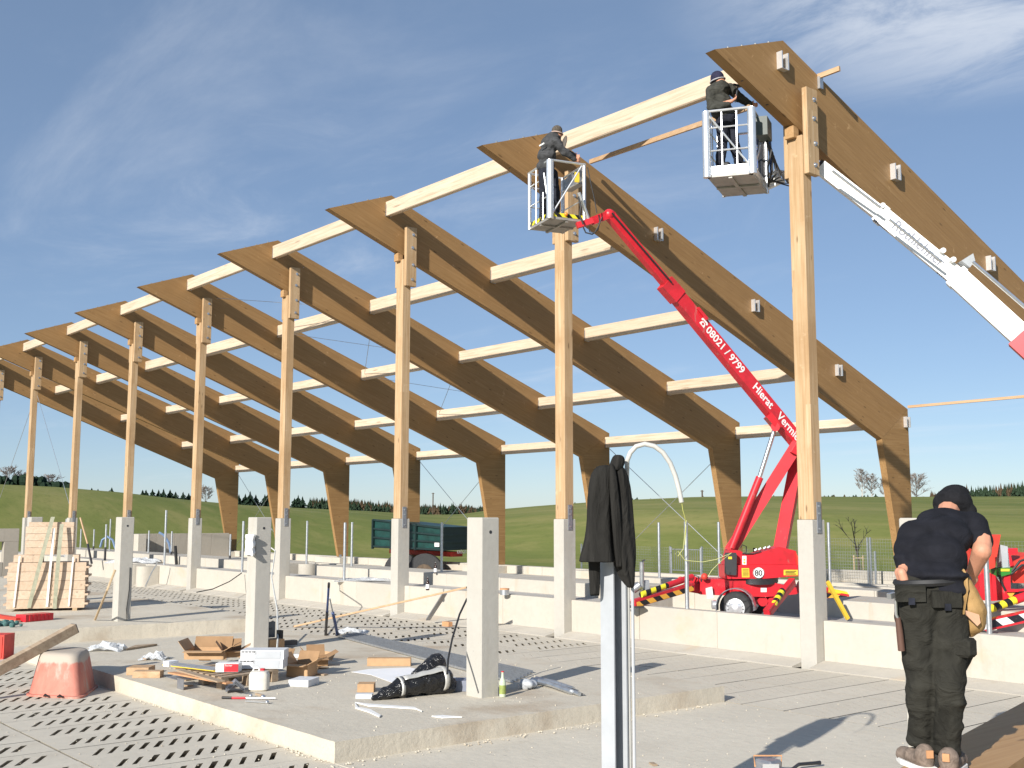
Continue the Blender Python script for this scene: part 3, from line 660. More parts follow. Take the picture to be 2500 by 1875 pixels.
for a,b,lb in (((-42.2,13.2,4.9),(-48,13.2,.7),'a'),((-48,13.2,4.9),(-42.2,13.2,.7),'b')):
    rod(a,b,'thin cross brace rod between the last two glulam legs, %s' % ('one diagonal' if lb=='a' else 'other diagonal'))
for i,(ya,yb) in enumerate(((.6,3.1),(3.1,6.5),(6.5,9.9))):
    def bz(y): return 10.25-(y)*.369
    for s,(p,q) in enumerate((((-18.1,ya,bz(ya)-.25),(-24.0,yb,bz(yb)-.25)),((-24.0,ya,bz(ya)-.28),(-18.1,yb,bz(yb)-.28)))):
        rod(p,q,'thin roof brace rod in the third bay, %s field, %s diagonal' % (ORD[i],('one','other')[s]),.009)
# ------------------------------------------------------------------ galvanised poles
def pole(px, Y, z, top, label, r=.038, foot=None):
    lo, hi = -70, 12
    for _ in range(50):
        m = (lo+hi)/2; d = Vector((m,Y,z))-CAM
        if 1250+FPX*d.dot(_r)/d.dot(_f) < px: lo = m
        else: hi = m
    o = thing('steel_pole', label, 'pole', (m,Y,z), 0, 'galvanised steel poles')
    MB().tube([(m,Y,z-.05),(m,Y,top)],r,12,False).build('tube', M['galv'], o, True)
    MB().lathe((m,Y,top-.002),[(r,0),(r*.8,.004)],12).build('cap', M['darkmetal' if foot else 'galv'], o)
    if foot: MB().cyl((m,Y,z-.02),(m,Y,z+foot),r*1.15,12).build('sleeve', M['darkmetal'], o, True)
    return o
POLES = [(1678,.33,.72,2.31,'galvanised pole with yellow wire inside, on the low wall beside the red lift',None),
 (2416,.33,.72,2.33,'galvanised pole on the low wall beside the bent worker',None),
 (840,.33,.72,2.24,'galvanised pole on the low wall behind the blue tool, fourth bay',None),
 (591,.33,.72,2.26,'galvanised pole on the low wall half hidden by the scrap pier',None),
 (401,.33,.72,2.62,'tall galvanised pole with pale top on the rounded stub',None),
 (256,.33,.72,2.1,'galvanised pole with black sleeve on the low wall near the board stack',.5),
 (122,.33,.72,2.3,'galvanised pole rising behind the strapped board stack, tip between the straps',None),
 (158,.33,.72,2.3,'galvanised pole rising behind the strapped board stack, by the post',None),
 (858,1.9,.97,2.24,'galvanised pole on the stall kerb behind the fourth bay pole',None),
 (748,1.9,.97,2.27,'galvanised pole on the stall kerb above the drain niche',None),
 (1078,1.9,.97,2.25,'galvanised pole on the stall kerb beside two beer bottles',None),
 (561,1.9,.97,1.8,'short galvanised pole with black foot on the stall kerb before the last leg',.1),
 (418,1.9,.97,1.85,'short galvanised pole with blue pipe at its foot before the end wall',.12),
 (362,1.9,.97,1.85,'short galvanised pole before the white edge of the end wall',None),
 (228,1.9,.97,1.85,'short galvanised pole beside the bent blue pipe',.15),
 (267,1.9,.97,2.3,'galvanised pole standing close behind the black sleeved pole',None),
 (196,1.9,.97,1.85,'short galvanised pole beside the leaning broom stick',None),
 (1610,5.4,.885,2.26,'galvanised pole on the back kerb above the red outrigger',None),
 (1757,5.4,.885,2.28,'galvanised pole on the back kerb touching the black control box',None),
 (2027,5.4,.885,2.28,'galvanised pole on the back kerb behind the yellow leaning bar',None)]
for px,Y,z,tp,lb,ft in POLES: pole(px,Y,z,tp,lb,.038 if Y<1 else .033,ft)
P1top = at(1677,1272,D=20.5)
# ------------------------------------------------------------------ trees
def conifer(x, y, h, rad, mat, label=None, group=None, name='conifer_tree', parentless=False, mb=None):
    z0 = ground_z(x,y)-.3; cr = mb or MB(); layers = max(7,int(h*1.1)); rnd = random.random
    for i in range(layers):
        t = i/(layers-1); zz = z0+h*(.08+.9*t); r = rad*(1-t)**.8*(.75+.5*rnd())+.12; n = 7
        a0 = rnd()*6.28; dr = h/layers*1.5
        for j in range(n):
            a = a0+j*6.283/n+rnd()*.4; rr = r*(.6+.6*rnd()); b = .35*r+.05
            p = Vector((x+math.cos(a)*rr, y+math.sin(a)*rr, zz-dr*(.4+.5*rnd())))
            s_ = Vector((-math.sin(a),math.cos(a),0))*b; c = Vector((x,y,zz+dr*.35)); u = Vector((0,0,dr*.35))
            cr.add([c, p+s_*.9, p-u, p-s_*.9], [(0,1,2),(0,2,3)])
    cr.add([(x-.15,y,z0+h*.9),(x+.15,y,z0+h*.9),(x,y,z0+h*1.03)],[(0,1,2)])
    if mb: return None
    o = thing(name, label, 'tree', (x,y,z0), 0, group); cr.build('crown', mat, o)
    MB().tube([(x,y,z0),(x,y,z0+h*.5)],[.18*h/9,.08*h/9],6).build('trunk', M['bark'], o); return o
def bare_tree(x, y, h, spread, label, mat=None, trunk=None, group=None, name='bare_tree', seed=1, z0=None, n1=26, n2=9, n3=5, low=.18, lean=.55, tw=.012):
    # a leader with side limbs, branches and fine twigs filling an uneven egg shaped outline
    rn = random.Random(seed); z0 = ground_z(x,y)-.2 if z0 is None else z0
    o = thing(name, label, 'tree', (x,y,z0), 0, group); tk = MB(); cr = MB(); base = Vector((x,y,z0)); U = rn.uniform
    top = Vector((U(-.05,.05)*h,U(-.05,.05)*h,h*.93)); mid = Vector((U(-.03,.03)*h,U(-.03,.03)*h,h*.5))
    def spine(t): return base+(mid*(2*t*(1-t)*1.0)+top*(t*t)) if False else base+Vector((0,0,0)).lerp(mid,min(1,t*2)).lerp(top,max(0,t*2-1)) if t>.5 else base+mid*(t*2)
    tk.tube([spine(t) for t in (0,.15,.3,.5,.7,.9,1)],[h*.020,h*.017,h*.014,h*.011,h*.007,h*.004,h*.002],6)
    for i in range(n1):
        t = low+(1-low)*((i+U(0,1))/n1)**.9; p = spine(t); a = i*2.4+U(-.5,.5); env = math.sin(math.pi*min(1,max(0,(t-low)/(1-low)))**.75*.86+.32)
        L1 = h*.34*spread*env*U(.7,1.15); up = lean+U(-.15,.3); d = Vector((math.cos(a),math.sin(a),up)).normalized(); q = p+d*L1; e = p.lerp(q,.55)+Vector((0,0,-.04*L1))
        (tk if t < .55 else cr).tube([p,e,q],[h*.0065*(1.15-t),h*.0045*(1.15-t),h*.002],4,False)
        for j in range(n2):
            s1 = U(.25,1); p2 = p.lerp(q,s1); d2 = (d+Vector((U(-1,1),U(-1,1),U(-.3,.9)))*.85).normalized(); L2 = L1*U(.25,.5); q2 = p2+d2*L2
            cr.tube([p2,q2],[tw*1.6,tw],3,False)
            for k_ in range(n3):
                p3 = p2.lerp(q2,U(.3,1)); d3 = (d2+Vector((U(-1,1),U(-1,1),U(-.6,.7)))*.9).normalized(); cr.tube([p3,p3+d3*L2*U(.3,.7)],[tw,tw*.6],3,False)
    tk.build('trunk', trunk or M['bark'], o); cr.build('crown', mat or M['twig'], o); return o
def gpos(px, D, py=1240):
    p = at(px,py,D=D); return p.x, p.y
# named conifers on the crest: (bearing column, distance, top row)
CON = [(220,140,1199),(238,140,1200),(273,142,1196),(345,145,1206),(356,146,1203),(371,145,1201),(386,146,1203),(398,145,1202),(414,146,1203),(428,146,1207),(444,146,1208),(458,147,1212),(585,160,1214),(598,161,1212),(609,160,1206),(622,161,1214),(645,162,1216),(655,162,1212),(716,166,1222),(730,168,1216),(741,168,1221)]
BYW = ['left pair beside the tall post','pair next to the lone crest conifer','lone pointed conifer']
for i_,(px,D,tp_) in enumerate(CON):
    x,y = gpos(px,D); h = at(px,tp_-5-random.uniform(0,4),D=D).z-ground_z(x,y)+.3
    lab = ('small dark conifer alone on the bare field crest') if px < 300 else 'dark conifer in the clump on the crest behind the fifth post' if px < 470 else 'dark conifer in the row behind the cross braced last legs'
    conifer(x+random.uniform(-.4,.4),y,h,h*.55,M['conifer'],lab,'dark conifers on the crest')
fw = MB(); fw2 = MB()
def wood(px, D, top):
    x,y = gpos(px,D); z0 = ground_z(x,y); h = at(px,top,D=D).z-z0+.3
    if h > .8: conifer(x,y,h,max(1.2,min(3.4,h*.45)),None,mb=(fw if random.random()<.65 else fw2))
for i in range(700):
    px = random.uniform(755,1190); base = lerp_tab([(755,1219),(830,1220),(900,1227),(1000,1233),(1100,1236),(1190,1238)],px); wood(px,random.uniform(225,300),base+random.gauss(2,3.5))
for i in range(260):
    px = random.uniform(2262,2760); base = lerp_tab([(2262,1204),(2330,1196),(2400,1192),(2460,1186),(2500,1182),(2760,1180)],px); wood(px,random.uniform(205,250),base+random.gauss(0,3.5))
for i in range(30):
    px = random.choice((random.uniform(2010,2140),random.uniform(2010,2140),random.uniform(1320,1960))); wood(px,random.uniform(185,200),lerp_tab([(1320,1230),(1500,1220),(1700,1212),(2140,1209)],px)+random.gauss(0,1.5))
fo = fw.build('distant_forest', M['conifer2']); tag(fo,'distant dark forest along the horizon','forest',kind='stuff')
fo = fw2.build('distant_forest', M['autumn']); tag(fo,'brownish autumn trees mixed in the distant forest','forest',kind='stuff')
# hedge at far left
hb = MB()
for i in range(260):
    px = random.uniform(-60,165); x,y = gpos(px,random.uniform(123,128)); z = ground_z(x,y)+random.uniform(.1,1.0 if px>100 else 1.6)
    hb.ball((x,y,z),random.uniform(.25,.6),n=5,m=4)
tag(hb.build('hedge', M['conifer']),'dark low hedge on the crest at the left end','hedge',kind='stuff')
for px,D,h,sd,lb in ((18,126,3.4,3,'wide bare tree above the hedge by the last post'),(50,127,2.7,5,'thin bare tree above the hedge near the seventh post'),(118,128,2.6,8,'round bare tree on the crest between two posts'),(500,142,2.6,9,'small bare tree on the crest behind the fifth post'),(160,129,1.3,12,'tiny bare shrub at the end of the hedge')):
    x,y = gpos(px,D); bare_tree(x,y,h,1.25,lb,seed=sd,tw=.014)
for px,D,h,sd,lb,tr in ((2106,176,5.6,21,'tall bare birch on the crest left of the second glulam leg','birchbark'),(2130,178,4.9,22,'second bare birch close to the tall birch on the crest','birchbark'),(2160,180,4.4,24,'bare birch half hidden behind the second glulam leg','birchbark'),(2240,182,5.2,26,'dense rounded bare tree right of the second glulam leg','bark')):
    x,y = gpos(px,D); bare_tree(x,y,h,1.35 if tr=='bark' else .82,lb,trunk=M[tr],seed=sd,n1=30,n2=9,n3=5,tw=.015,low=.12 if tr=='bark' else .2,lean=.5 if tr=='bark' else .9)
sp_ = at(2096,1372,D=37); bare_tree(sp_.x,sp_.y,3.1,.75,'slim bare sapling tied to stakes behind the mesh fence',seed=31,n1=9,n2=4,n3=2,lean=1.3,tw=.006,low=.35,z0=ground_z(sp_.x,sp_.y))
o = thing('tree_stakes','pair of wooden stakes with crossbar around the sapling','stakes',(sp_.x,sp_.y,0))
zz = ground_z(sp_.x,sp_.y)
for s in (-.15,.15): q = sp_+RT*s; MB().cyl((q.x,q.y,zz-.2),(q.x,q.y,zz+1.75),.022,8).build('stake', M['handle'], o)
a_ = sp_-RT*.17; b_ = sp_+RT*.17; MB().bar((a_.x,a_.y,zz+1.66),(b_.x,b_.y,zz+1.66),.03,.03).build('crossbar', M['handle'], o)
for px,D,h,lb in ((1057,215,4.6,'thin power pole in the dip of the hills'),(1715,176,1.5,'thin power pole on the crest above the red lift'),(1925,178,1.8,'thin pole with small box on the crest beside the red boom')):
    x,y = gpos(px,D); z = ground_z(x,y); o = thing('power_pole',lb,'pole',(x,y,z)); MB().cyl((x,y,z-.5),(x,y,z+h),.12,6).build('mast', M['bark'], o); MB().bar(Vector((x,y,z+h-.15))-RT*.28,Vector((x,y,z+h-.15))+RT*.28,.1).build('crossarm', M['bark'], o)
# ------------------------------------------------------------------ wire mesh fence and gate
def fence_panel(a, b, z0, z1, label, nv, nh, r=.0042):
    a = Vector(a); b = Vector(b); o = thing('mesh_fence', label, 'fence', (*((a+b)/2).xy,z0), 0, 'wire mesh fence panels')
    mb = MB()
    for i in range(nv+1): p = a.lerp(b,i/nv); mb.bar((p.x,p.y,z0),(p.x,p.y,z1),r)
    for j in range(nh+1): z = z0+(z1-z0)*j/nh; mb.bar((a.x,a.y,z),(b.x,b.y,z),r*1.15)
    w_ = mb.build('wire_mesh', M['galv'], o); w_['kind'] = 'stuff'
    for p in (a,b): MB().box((p.x-.025,p.y-.025,z0-1.2),(p.x+.025,p.y+.025,z1+.05)).build('fence_post', M['galv'], o)
FY = 15.2
xs_f = [-21.6,-19.2,-16.9]
for i in range(2): fence_panel((xs_f[i],FY,0),(xs_f[i+1],FY,0),.45,1.30,'wire mesh fence panel behind the red outrigger, %s' % ('left' if i==0 else 'gate side') if False else ('wire mesh fence panel beyond the jacket post' if i==0 else 'wire mesh fence panel against the small gate'),26,9)
o = thing('field_gate','small galvanised gate with close vertical bars','gate',(-16.1,FY,.4))
for x in (-16.85,-15.45): MB().cyl((x,FY,-.7),(x,FY,1.32),.035,10).build('gate_post', M['galv'], o)
MB().bar((-16.8,FY,1.25),(-15.5,FY,1.25),.03).bar((-16.8,FY,.5),(-15.5,FY,.5),.03).build('gate_frame', M['galv'], o)
for i in range(13): x = -16.7+i*.1; MB().bar((x,FY,.5),(x,FY,1.25),.014).build('gate_bar', M['galv'], o)
xs_f = [-15.4,-13.1,-10.8,-8.5]
for i in range(3): fence_panel((xs_f[i],FY,0),(xs_f[i+1],FY,0),.45,1.32,('wire mesh fence panel just right of the small gate','wire mesh fence panel behind the lift turret','wire mesh fence panel behind the lift and second pier')[i],26,9)
fence_panel((-12.6,15.9,0),(-9.2,15.9,0),.5,1.72,'tall wire mesh fence panel before the staked sapling',38,12)
fence_panel((-9.1,15.9,0),(-6.6,15.9,0),.5,1.72,'tall wire mesh fence panel beside the second glulam leg',28,12)
fence_panel((-6.6,15.9,0),(-.5,15.9,0),.5,1.72,'tall wire mesh fence panel behind the bent worker',60,12)
# ------------------------------------------------------------------ green dump trailer
tr = thing('dump_trailer','teal steel dump trailer parked on the field edge','trailer',at(1040,1380,D=47))
TD = 47.0
def tq(px,py,dd=0): return at(px,py,D=TD+dd)
P = [tq(1080,1375-0)]
near = at(1080,1345,D=45.5); lft = at(912,1340,D=48.5); rgt = at(1165,1352,D=48.0)
e1 = Vector((lft.x-near.x, lft.y-near.y, 0)); e2 = Vector((rgt.x-near.x, rgt.y-near.y, 0)); zb = near.z; zt = at(1080,1286,D=45.5).z; zl = at(912,1268,D=48.5).z
def tp(a,b,z): return Vector((near.x,near.y,0))+e1*a+e2*b+Vector((0,0,z))
mb = MB(); mb.hexa([tp(0,0,zb),tp(1,0,zb+.05),tp(1,1,zb+.05),tp(0,1,zb),tp(0,0,zt),tp(1,0,zl),tp(1,1,zl-.05),tp(0,1,zt-.05)]); bx_ = mb.build('body', M['teal'], tr)
for i in range(4):
    t0 = .05+i*.3; za = zb+(zt-zb)*t0
    MB().bar(tp(0,-.02,zb+(zt-zb)*t0),tp(1,-.02,zb+.05+(zl-zb)*t0),.06,.07).build('rib', M['rib_and_shade'], tr)
    MB().bar(tp(-.012,0,zb+(zt-zb)*t0),tp(-.012,1,zb+(zt-zb)*t0),.05,.07).build('rib', M['rib_and_shade'], tr)
for a in (.0,.36,.72,1.0): MB().bar(tp(a,-.025,zb),tp(a,-.025,zt+(zl-zt)*a),.09).build('stake', M['rib_and_shade'], tr)
mb = MB(); mb.hexa([tp(-.006,.02,zb+.02),tp(-.003,.02,zb+.02),tp(-.003,.98,zb+.02),tp(-.006,.98,zb+.02),tp(-.006,.02,zt-.02),tp(-.003,.02,zt-.02),tp(-.003,.98,zt-.05),tp(-.006,.98,zt-.05)]); mb.build('side_shade_board', M['rib_and_shade'], tr)  # thin board over the right face, its shade painted in as darker teal
MB().bar(tp(.05,.5,zb-.18),tp(.95,.5,zb-.12),.7,.2).build('chassis', M['red_worn'], tr)
for a in (.28,.62):
    c = tp(a,.1,zb-.42); c.z = -.05
    ax = e2.normalized(); w_ = MB().lathe(c-ax*.12,[(.3,0),(.86,0),(.94,.05),(.94,.19),(.86,.24),(.3,.24)],24,ax).build('wheel', M['tyre'], tr, True)
    MB().lathe(c-ax*.14,[(.0,.02),(.5,.0),(.52,.06)],14,ax).build('rim', M['bark'], w_, True)
mb = MB(); q = tp(.06,-.03,zt-(zt-zb)*.75); r1 = e1.normalized(); mb.obox(q,r1*.14,e2.normalized()*.005,UP*.08); mb.build('label_plate', M['white'], tr)
def text(s, loc, xdir, ydir, size, mat, parent, name='lettering', ext=.002, bold=0):
    cu = bpy.data.curves.new(name,'FONT'); cu.body = s; cu.size = size; cu.extrude = ext; cu.offset = bold; cu.align_x = 'LEFT'
    o = bpy.data.objects.new(name, cu); col.objects.link(o); x = Vector(xdir).normalized(); y = Vector(ydir); y = (y-x*y.dot(x)).normalized(); z = x.cross(y)
    Mx = Matrix(((x.x,y.x,z.x,loc[0]),(x.y,y.y,z.y,loc[1]),(x.z,y.z,z.z,loc[2]),(0,0,0,1)))
    dg = bpy.context.evaluated_depsgraph_get(); me = bpy.data.meshes.new_from_object(o.evaluated_get(dg)); bpy.data.objects.remove(o)
    me.transform(Mx); me.materials.clear(); me.materials.append(mat)
    ob = bpy.data.objects.new(name, me); col.objects.link(ob)
    if parent is not None:
        ob.parent = parent; Mm = Matrix.LocRotScale(parent.location, parent.rotation_euler, None); pp = parent.parent
        while pp is not None: Mm = Matrix.LocRotScale(pp.location, pp.rotation_euler, None) @ Mm; pp = pp.parent
        L_ = Mm.inverted(); ob.location = L_.to_translation(); ob.rotation_euler = L_.to_euler()
    return ob
q = tp(-.03,.35,zb-.14); text('KRÖGER', q, e2, UP, .2, M['white'], tr)
# ------------------------------------------------------------------ lifting platforms
def hazbar(p, q, wd, ht, mat, parent, name='hazard_strip', up=UP):
    p = Vector(p); q = Vector(q); mb = MB().bar(p,q,wd,ht,up); o = mb.build(name, mat, parent)
    d = (q-p).normalized(); sd = d.cross(Vector(up)).normalized(); uu = sd.cross(d); uvbox(o, d, uu, p); return o
def faceside(d):   # unit normal of the bar's side that looks at the camera
    sd = d.cross(UP).normalized(); return sd if sd.dot(AW) < 0 else -sd
def basket(o, Np, Lp, Rp, h, kick, round_posts):
    Np, Lp, Rp = Vector(Np), Vector(Lp), Vector(Rp); e1 = Lp-Np; e2 = Rp-Np; z = Np.z
    def q(a,b,zz=0): return Np+e1*a+e2*b+UP*zz
    n1 = e1.normalized(); n2 = e2.normalized()
    mb = MB(); mb.hexa([q(0,0,0),q(1,0,0),q(1,1,0),q(0,1,0),q(0,0,.05),q(1,0,.05),q(1,1,.05),q(0,1,.05)]); fl = mb.build('floor_plate', M['alu_floor'], o)
    MB().bar(q(.5,.02,-.015),q(.5,.98,-.015),.06,.03).build('floor_rib', M['alu_floor'], fl)
    MB().bar(q(.02,.5,-.02),q(.98,.5,-.02),.05,.03).build('floor_rib', M['alu_floor'], fl)
    for a,b in (((0,0),(1,0)),((0,0),(0,1)),((1,0),(1,1)),((0,1),(1,1))):
        hazbar(q(*a,.05+kick/2),q(*b,.05+kick/2),.012,kick,M['haz_y'] if kick < .1 else M['alu'],o,'kick_plate')
    for a,b in ((0,0),(1,0),(1,1),(0,1)):
        MB().tube([q(a,b,0),q(a,b,h)],.07 if (a,b)==(0,0) or (round_posts and (a,b)==(1,0)) else .035,10).build('corner_post', M['alu'], o, True)
    loop = [q(-.02,-.02,h),q(1.02,-.02,h),q(1.02,1.02,h),q(-.02,1.02,h),q(-.02,-.02,h)]
    for a,b in zip(loop,loop[1:]): MB().cyl(a,b,.022,8).build('top_rail', M['alu'], o, True)
    for zz in (.4,.75):
        for a,b in (((0,0),(1,0)),((1,0),(1,1)),((0,1),(1,1))): MB().cyl(q(*a,h*zz),q(*b,h*zz),.014,6).build('mid_rail', M['alu'], o, True)
    MB().cyl(q(.03,0,.12),q(.97 if round_posts else .3,-.02,h*.97),.016,6).build('brace', M['alu'], o, True)
    MB().cyl(q(0,.08,.12),q(-.02,.92,h*.97),.016,6).build('brace', M['alu'], o, True)
    for t in (.33,.66): MB().cyl(q(t,0,.05),q(t,0,h),.014,6).build('upright', M['alu'], o, True); MB().cyl(q(1,t,.05),q(1,t,h),.014,6).build('upright', M['alu'], o, True)
    return q
LD = 22.6
def L(px,py,d=0): return at(px,py,D=LD+d)
lift = thing('red_lift','red towable boom lift whose long arm carries a phone number','boom lift',(-3.7,2.9,.3))
# chassis
P = [L(1703,1418),L(1710,1412),L(1850,1414),L(1935,1432),L(1938,1448),L(1862,1455),L(1704,1449)]
MB().prism([p-AW*.3 for p in P], AW*.75).build('chassis', M['red'], lift)
P = [L(1852,1440),L(1866,1440),L(1864,1462),L(1854,1462)]
for px in (1856,1880): MB().lathe(L(px,1466)-AW*.25,[(.10,0),(.10,.3)],12,AW).build('hub_drum', M['red'], lift, True)
for dx_,dd,wl in ((1782,-.62,True),(1852,.75,False)):
    c = L(dx_,1476 if wl else 1484,dd*.0); c = c + AW*dd; c.z = .62; ax = (-AW*.93+RT*-.36).normalized()
    wh = MB().lathe(c-ax*.1,[(.19,0),(.285,-.005),(.315,.04),(.315,.16),(.285,.2),(.19,.2)],28,ax,False).build('wheel', M['tyre'], lift, True)
    MB().lathe(c+ax*.06,[(.20,-.02),(.205,.03),(.195,.035),(.17,.0),(.11,.01),(.07,.045),(.03,.05)],24,ax).build('rim', M['alu'], wh, True)
    for j in range(14):
        a = 6.283*j/14; s1 = ax.orthogonal().normalized(); s2 = ax.cross(s1); pp = c+ax*.066+(s1*math.cos(a)+s2*math.sin(a))*.15
        MB().lathe(pp,[(.012,0),(.012,.006)],8,ax).build('rim_hole', M['darkmetal'], wh)
    # mudguard
    gd = MB(); s1 = RT; vs_ = []
    for j in range(13):
        a = math.radians(-8+196*j/12); r1 = .37
        for t in (-.13,.13): vs_.append(c+(s1*math.cos(a)+UP*math.sin(a))*r1+ax*t)
        for t in (.13,-.13): vs_.append(c+(s1*math.cos(a)+UP*math.sin(a))*(r1+.015)+ax*t)
    gd.add(vs_,[(i*4+j,(i+1)*4+j,(i+1)*4+(j+1)%4,i*4+(j+1)%4) for i in range(12) for j in range(4)]+[(0,1,2,3),(48,51,50,49)])
    gd.build('mudguard', M['galv'], lift, True)
# turret
MB().cyl(L(1848,1419),L(1848,1405),.42,20).build('slew_ring', M['darkmetal'], lift, True)
P = [L(1762,1378),L(1936,1377),L(1938,1404),L(1860,1410),L(1764,1411)]
tu = MB().prism([p-AW*.38 for p in P], AW*.76).build('turret', M['red'], lift)
P = [L(1776,1340),L(1800,1343),L(1812,1352),L(1835,1352),L(1895,1334),L(1935,1344),L(1940,1376.5),L(1766,1377.5)]
MB().prism([p-AW*.28 for p in P], AW*.56).build('turret_cheek', M['red'], lift)
P = [L(1932,1346),L(1944,1372),L(1946,1398),L(1938,1404)]
MB().prism([p-AW*.36 for p in P], AW*.7).build('rear_cover', M['red_worn'], lift)
cbx = MB(); cbx.prism([L(a,b)-AW*.46 for a,b in ((1764,1348),(1786,1348),(1788,1352),(1787,1400),(1784,1402),(1764,1400),(1762,1396),(1762,1352))], AW*.16)
cbx = cbx.build('control_box', simple('control_box_grey',(.045,.047,.05),.5), lift)
def decal(a, b, c, d, off, mat, parent, name): return MB().prism([L(*p)-AW*off for p in (a,b,c,d)], -AW*.006).build(name, mat, parent)
decal((1767,1357),(1776,1357),(1776,1363),(1767,1363),.462,M['label_y'],cbx,'label')
lb = decal((1801,1385),(1819,1385),(1820,1407),(1802,1407),.382,M['label_y'],tu,'label')
for i in range(6): decal((1803.5,1388+i*3),(1817.5,1388+i*3),(1817.5,1388.8+i*3),(1803.5,1388.8+i*3),.39,M['print_black'],lb,'print_line')
decal((1805,1356),(1815,1356),(1815,1377),(1805,1377),.285,M['white'],tu,'label')
for i in range(2): MB().lathe(L(1810,1365+i*7)-AW*.292,[(.022,0),(.022,.004)],10,-AW).build('print_symbol', M['yellow'], tu)
lb = decal((1902,1389),(1936,1389),(1936,1402),(1902,1402),.382,M['label_y'],tu,'label')
for i in range(3): decal((1906,1391.5+i*3.4),(1932-4*(i%2),1391.5+i*3.4),(1932-4*(i%2),1393+i*3.4),(1906,1393+i*3.4),.39,M['print_black'],lb,'print_line')
sg = MB().lathe(L(1842,1396)-AW*.382,[(.115,0),(.115,.006)],28,-AW).build('speed_plate', M['white'], tu)
MB().lathe(L(1842,1396)-AW*.3885,[(.113,0),(.113,.002),(.102,.0021),(.102,0)],28,-AW).build('ring', M['print_black'], sg)
MB().lathe(L(1842,1396)-AW*.3895,[(.103,0),(.103,.003)],28,-AW).build('face', M['white'], sg)
text('80', L(1842,1396)-AW*.3955-RT*.083-UP*.057, RT, UP, .155, M['print_black'], sg, ext=.001, bold=.003)
decal((1849,1433),(1863,1433),(1863,1443),(1849,1443),.31,M['white'],lift,'number_label')
# arms
def arm(p, q, wd, ht, name='lower_arm', mat='red'): return MB().bar(p,q,wd,ht).build(name, M[mat], lift)
arm(L(1782,1345,.0),L(1948,1082,.0),.20,.24); arm(L(1906,1338,.25),L(1952,1095,.25),.16,.26)
MB().cyl(L(1786,1338,-.25),L(1855,1165,-.2),.075,14).build('cylinder', M['red'], lift, True)
MB().cyl(L(1852,1172,-.2),L(1893,1042,-.1),.045,12).build('piston_rod', M['bolt'], lift, True)
MB().cyl(L(1893,1042,-.3),L(1893,1042,.3),.09,12).build('pivot', M['red'], lift, True)
MB().prism([p-AW*.22 for p in (L(1925,1105),L(1952,1062),L(1972,1075),L(1965,1125))],AW*.44).build('knuckle', M['red'], lift)
# upper boom, two sections
K0 = at(1962,1098,D=22.75); K1 = at(1637,704,D=21.7); K2 = at(1487,524,D=21.25)
MB().bar(K0,K1,.20,.27).build('boom_section', M['red'], lift)
MB().bar(at(1655,727,D=21.75),at(1622,690,D=21.66),.235,.31).build('boom_collar', M['red'], lift)
MB().bar(K1,K2,.15,.175).build('boom_section', M['red'], lift)
MB().bar(at(1725,800,D=21.85)+UP*.16,at(1702,772,D=21.8)+UP*.16,.1,.06).build('boom_stop', M['red'], lift)
MB().cyl(at(1640,690,D=21.55),at(1494,520,D=21.1),.016,8).build('hose', M['black'], lift, True)
MB().prism([p-AW*.14 for p in (at(1868,1020,D=22.4),at(1880,1008,D=22.4),at(1906,1042,D=22.45),at(1895,1052,D=22.45))],AW*.3).build('lug', M['red'], lift)
bd = (K0-K1).normalized(); sn = faceside(bd); yd = sn.cross(bd); yd = yd if yd.z > 0 else -yd
t0 = K1+bd*1.08; base = t0 + sn*.104 - yd*.065
text('08021 / 9799', base, bd, yd, .222, M['white'], lift, ext=.001, bold=.004)
text('Hierat', base+bd*1.54, bd, yd, .235, M['white'], lift, ext=.001, bold=.004)
text('Vermietung', base+bd*2.36, bd, yd, .235, M['white'], lift, ext=.001, bold=.004)
ph = t0 - bd*.13 + sn*.104
def pq(a,b): return ph+bd*a+yd*b
MB().prism([pq(*p) for p in ((-.075,-.06),(.075,-.06),(.06,.0),(.03,.03),(-.03,.03),(-.06,0))], sn*.003).build('phone_symbol', M['white'], lift)
MB().prism([pq(*p) for p in ((-.09,.03),(-.09,.065),(-.06,.085),(.06,.085),(.09,.065),(.09,.03),(.05,.03),(.05,.05),(-.05,.05),(-.05,.03))], sn*.003).build('phone_symbol', M['white'], lift)
MB().lathe(ph-yd*.015+sn*.0035,[(.028,0),(.028,.002)],12,sn).build('phone_dial', M['red'], lift)
# jib and basket
Np,Lp,Rp = at(1343,533,Z=7.96), at(1293,561,Z=7.96), at(1410,541,Z=7.96)
J0 = (Np+Lp+Rp+Rp)/4 + UP*-.02
bq = basket(lift, Np, Lp, Rp+(Rp-Np)*.25, 1.13, .075, False)
Jb = at(1408,551,D=21.05)
MB().bar(K2,at(1445,540,D=21.1),.12,.15).build('jib', M['red'], lift); MB().bar(at(1447,539,D=21.1),Jb,.11,.11).build('jib', M['red'], lift)
MB().cyl(at(1413,470,D=21.0),at(1437,536,D=21.1),.035,10).build('levelling_cylinder', M['alu'], lift, True)
MB().ball(K2,.11,n=12,m=8).build('pivot', M['red'], lift, True)
MB().tube([at(*p,D=21.0) for p in ((1424,555),(1430,568),(1446,572),(1460,560),(1464,540),(1462,525))],.014,6).build('hose', M['black'], lift, True)
MB().tube([at(*p,D=20.95) for p in ((1436,552),(1440,566),(1452,568),(1461,552),(1470,530))],.012,6).build('hose', M['black'], lift, True)
MB().tube([at(*p,D=20.9) for p in ((1434,408),(1443,450),(1452,490),(1457,520))],.010,5).build('hose', M['black'], lift, True)
MB().tube([at(*p,D=20.9) for p in ((1412,480),(1418,505),(1415,525),(1424,548))],.018,5).build('hose', M['black'], lift, True)
